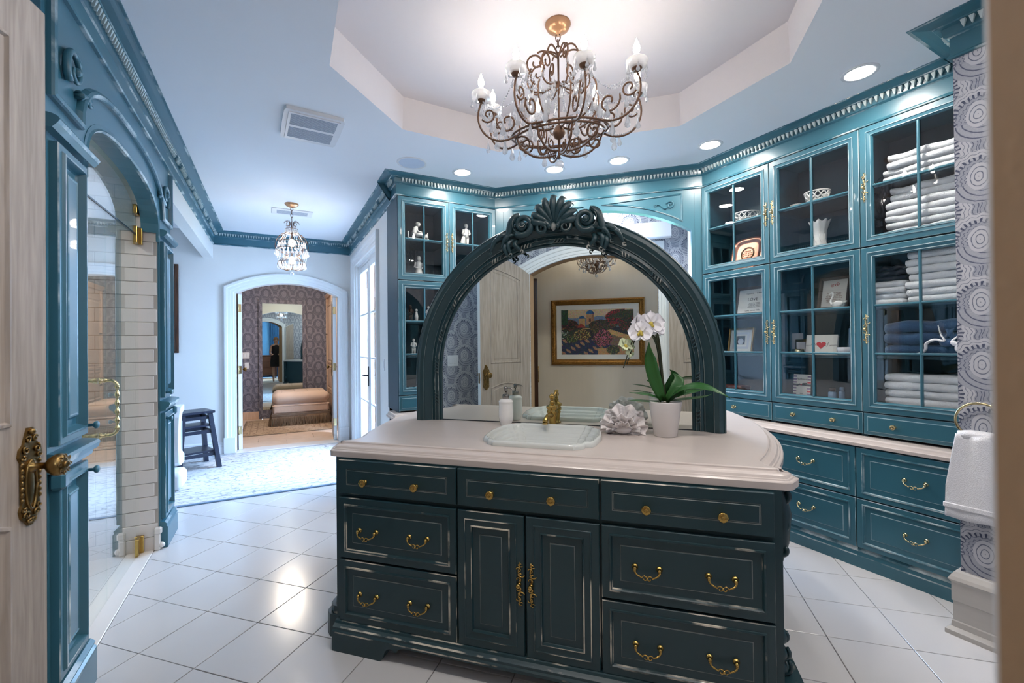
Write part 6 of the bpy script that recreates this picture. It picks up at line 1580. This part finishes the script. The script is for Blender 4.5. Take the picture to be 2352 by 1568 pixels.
# bedroom glimpsed in the closet mirror
t = thing('dresser', 'dark wooden dresser in the bedroom, seen in the closet mirror', 'dresser', (-.45, -2.75, 0))
MB().box(-.5, .5, -.25, .25, .12, .95, b=.01).obj('body', 'dresser', t); MB().box(-.53, .53, -.28, .28, .95, .99, b=.008).obj('top', 'dresser', t)
for x in (-.45, .45):
    for y in (-.2, .2): MB().lathe([(.03, .12), (.02, .06), (.028, .0)], 10, (x, y, 0)).obj('leg', 'dresser', t)
for z in (.20, .46, .70): MB().panel(-.46, .46, z, z+.22, .25, [(0, 0), (0, -.014), (.02, -.016)]).obj('drawer', 'dresser', t)
t = thing('window_curtain', 'blue floor-length curtain on the bedroom wall', 'curtain', (.10, -3.14, 0))
pts = [(-.35+.7*i/60, .03*sin(i*1.05)) for i in range(61)]
MB().prism([(x, y+.004) for x, y in pts]+[(x, y-.004) for x, y in pts[::-1]], .01, 2.6, plane='xy').obj('cloth', 'curtain', t)
# ================================================================== the photographer's companion, only seen in the closet mirror
t = thing('person', 'person in a sleeveless black dress standing by the entry, seen in the closet mirror', 'person', (.02, -.40, 0), radians(175))
def skin_fig():
    V = [(0, 0, .95), (0, 0, 1.10), (0, -.01, 1.28), (0, 0, 1.40), (0, -.01, 1.47), (0, -.02, 1.55), (0, -.02, 1.65)]
    Rr = [.125, .105, .115, .07, .045, .085, .075]; E_ = [(i, i+1) for i in range(6)]
    def chain(root, pts, rs):
        p = root
        for q, r in zip(pts, rs): V.append(q); Rr.append(r); E_.append((p, len(V)-1)); p = len(V)-1
    for s in (-1, 1):
        chain(0, [(s*.09, 0, .88), (s*.095, -.01, .50), (s*.09, .01, .10), (s*.09, -.02, .05), (s*.095, -.13, .035)], [.085, .055, .035, .036, .028])
        chain(3, [(s*.15, .0, 1.38), (s*.20, .01, 1.12), (s*.10 if s < 0 else .17, -.17, 1.04), (s*.05 if s < 0 else .12, -.23, 1.06)], [.050, .038, .028, .030])
    me = bpy.data.meshes.new('body'); me.from_pydata([Vector(v) for v in V], E_, []); me.materials.append(MATS['skin'])
    bm = bmesh.new(); bm.from_mesh(me); lay = bm.verts.layers.skin.verify()
    for i, v in enumerate(bm.verts): v[lay].radius = (Rr[i], Rr[i]); v[lay].use_root = (i == 0)
    bm.to_mesh(me); bm.free(); o = link('body', me, t)
    o.modifiers.new('skin', 'SKIN'); sd = o.modifiers.new('sub', 'SUBSURF'); sd.levels = 1; sd.render_levels = 2
    return o
skin_fig()
vs = []; fs = []; pr = [(.205, .155, .58), (.20, .15, .75), (.185, .145, .92), (.145, .115, 1.10), (.155, .125, 1.24), (.165, .125, 1.33), (.11, .075, 1.41), (.07, .062, 1.43)]
for a, b, z in pr:
    for i in range(20): vs.append((a*cos(2*pi*i/20), b*sin(2*pi*i/20)-.005, z))
for k in range(len(pr)-1):
    for i in range(20): j = (i+1) % 20; fs.append((k*20+i, k*20+j, k*20+20+j, k*20+20+i))
MB().add(vs, fs, 0, True).obj('dress', 'dress', t)
mb = MB(); mb.ball((0, .015, 1.62), .098, 14, 10, 0, sy=1.0, sz=1.05); mb.tube([(0, .06, 1.60), (0, .08, 1.50), (0, .07, 1.42)], [.07, .06, .03], 10); mb.obj('hair', 'hair', t)
mb = MB(); mb.ball((0, -.105, 1.585), .012, 8, 6, 0, sz=1.5)
for s in (-1, 1): mb.ball((s*.032, -.096, 1.605), .009, 8, 6, 1)
mb.ball((0, -.100, 1.555), .016, 8, 5, 2, sz=.35); mb.obj('face', ['skin', 'ink', 'ink_red'], t)
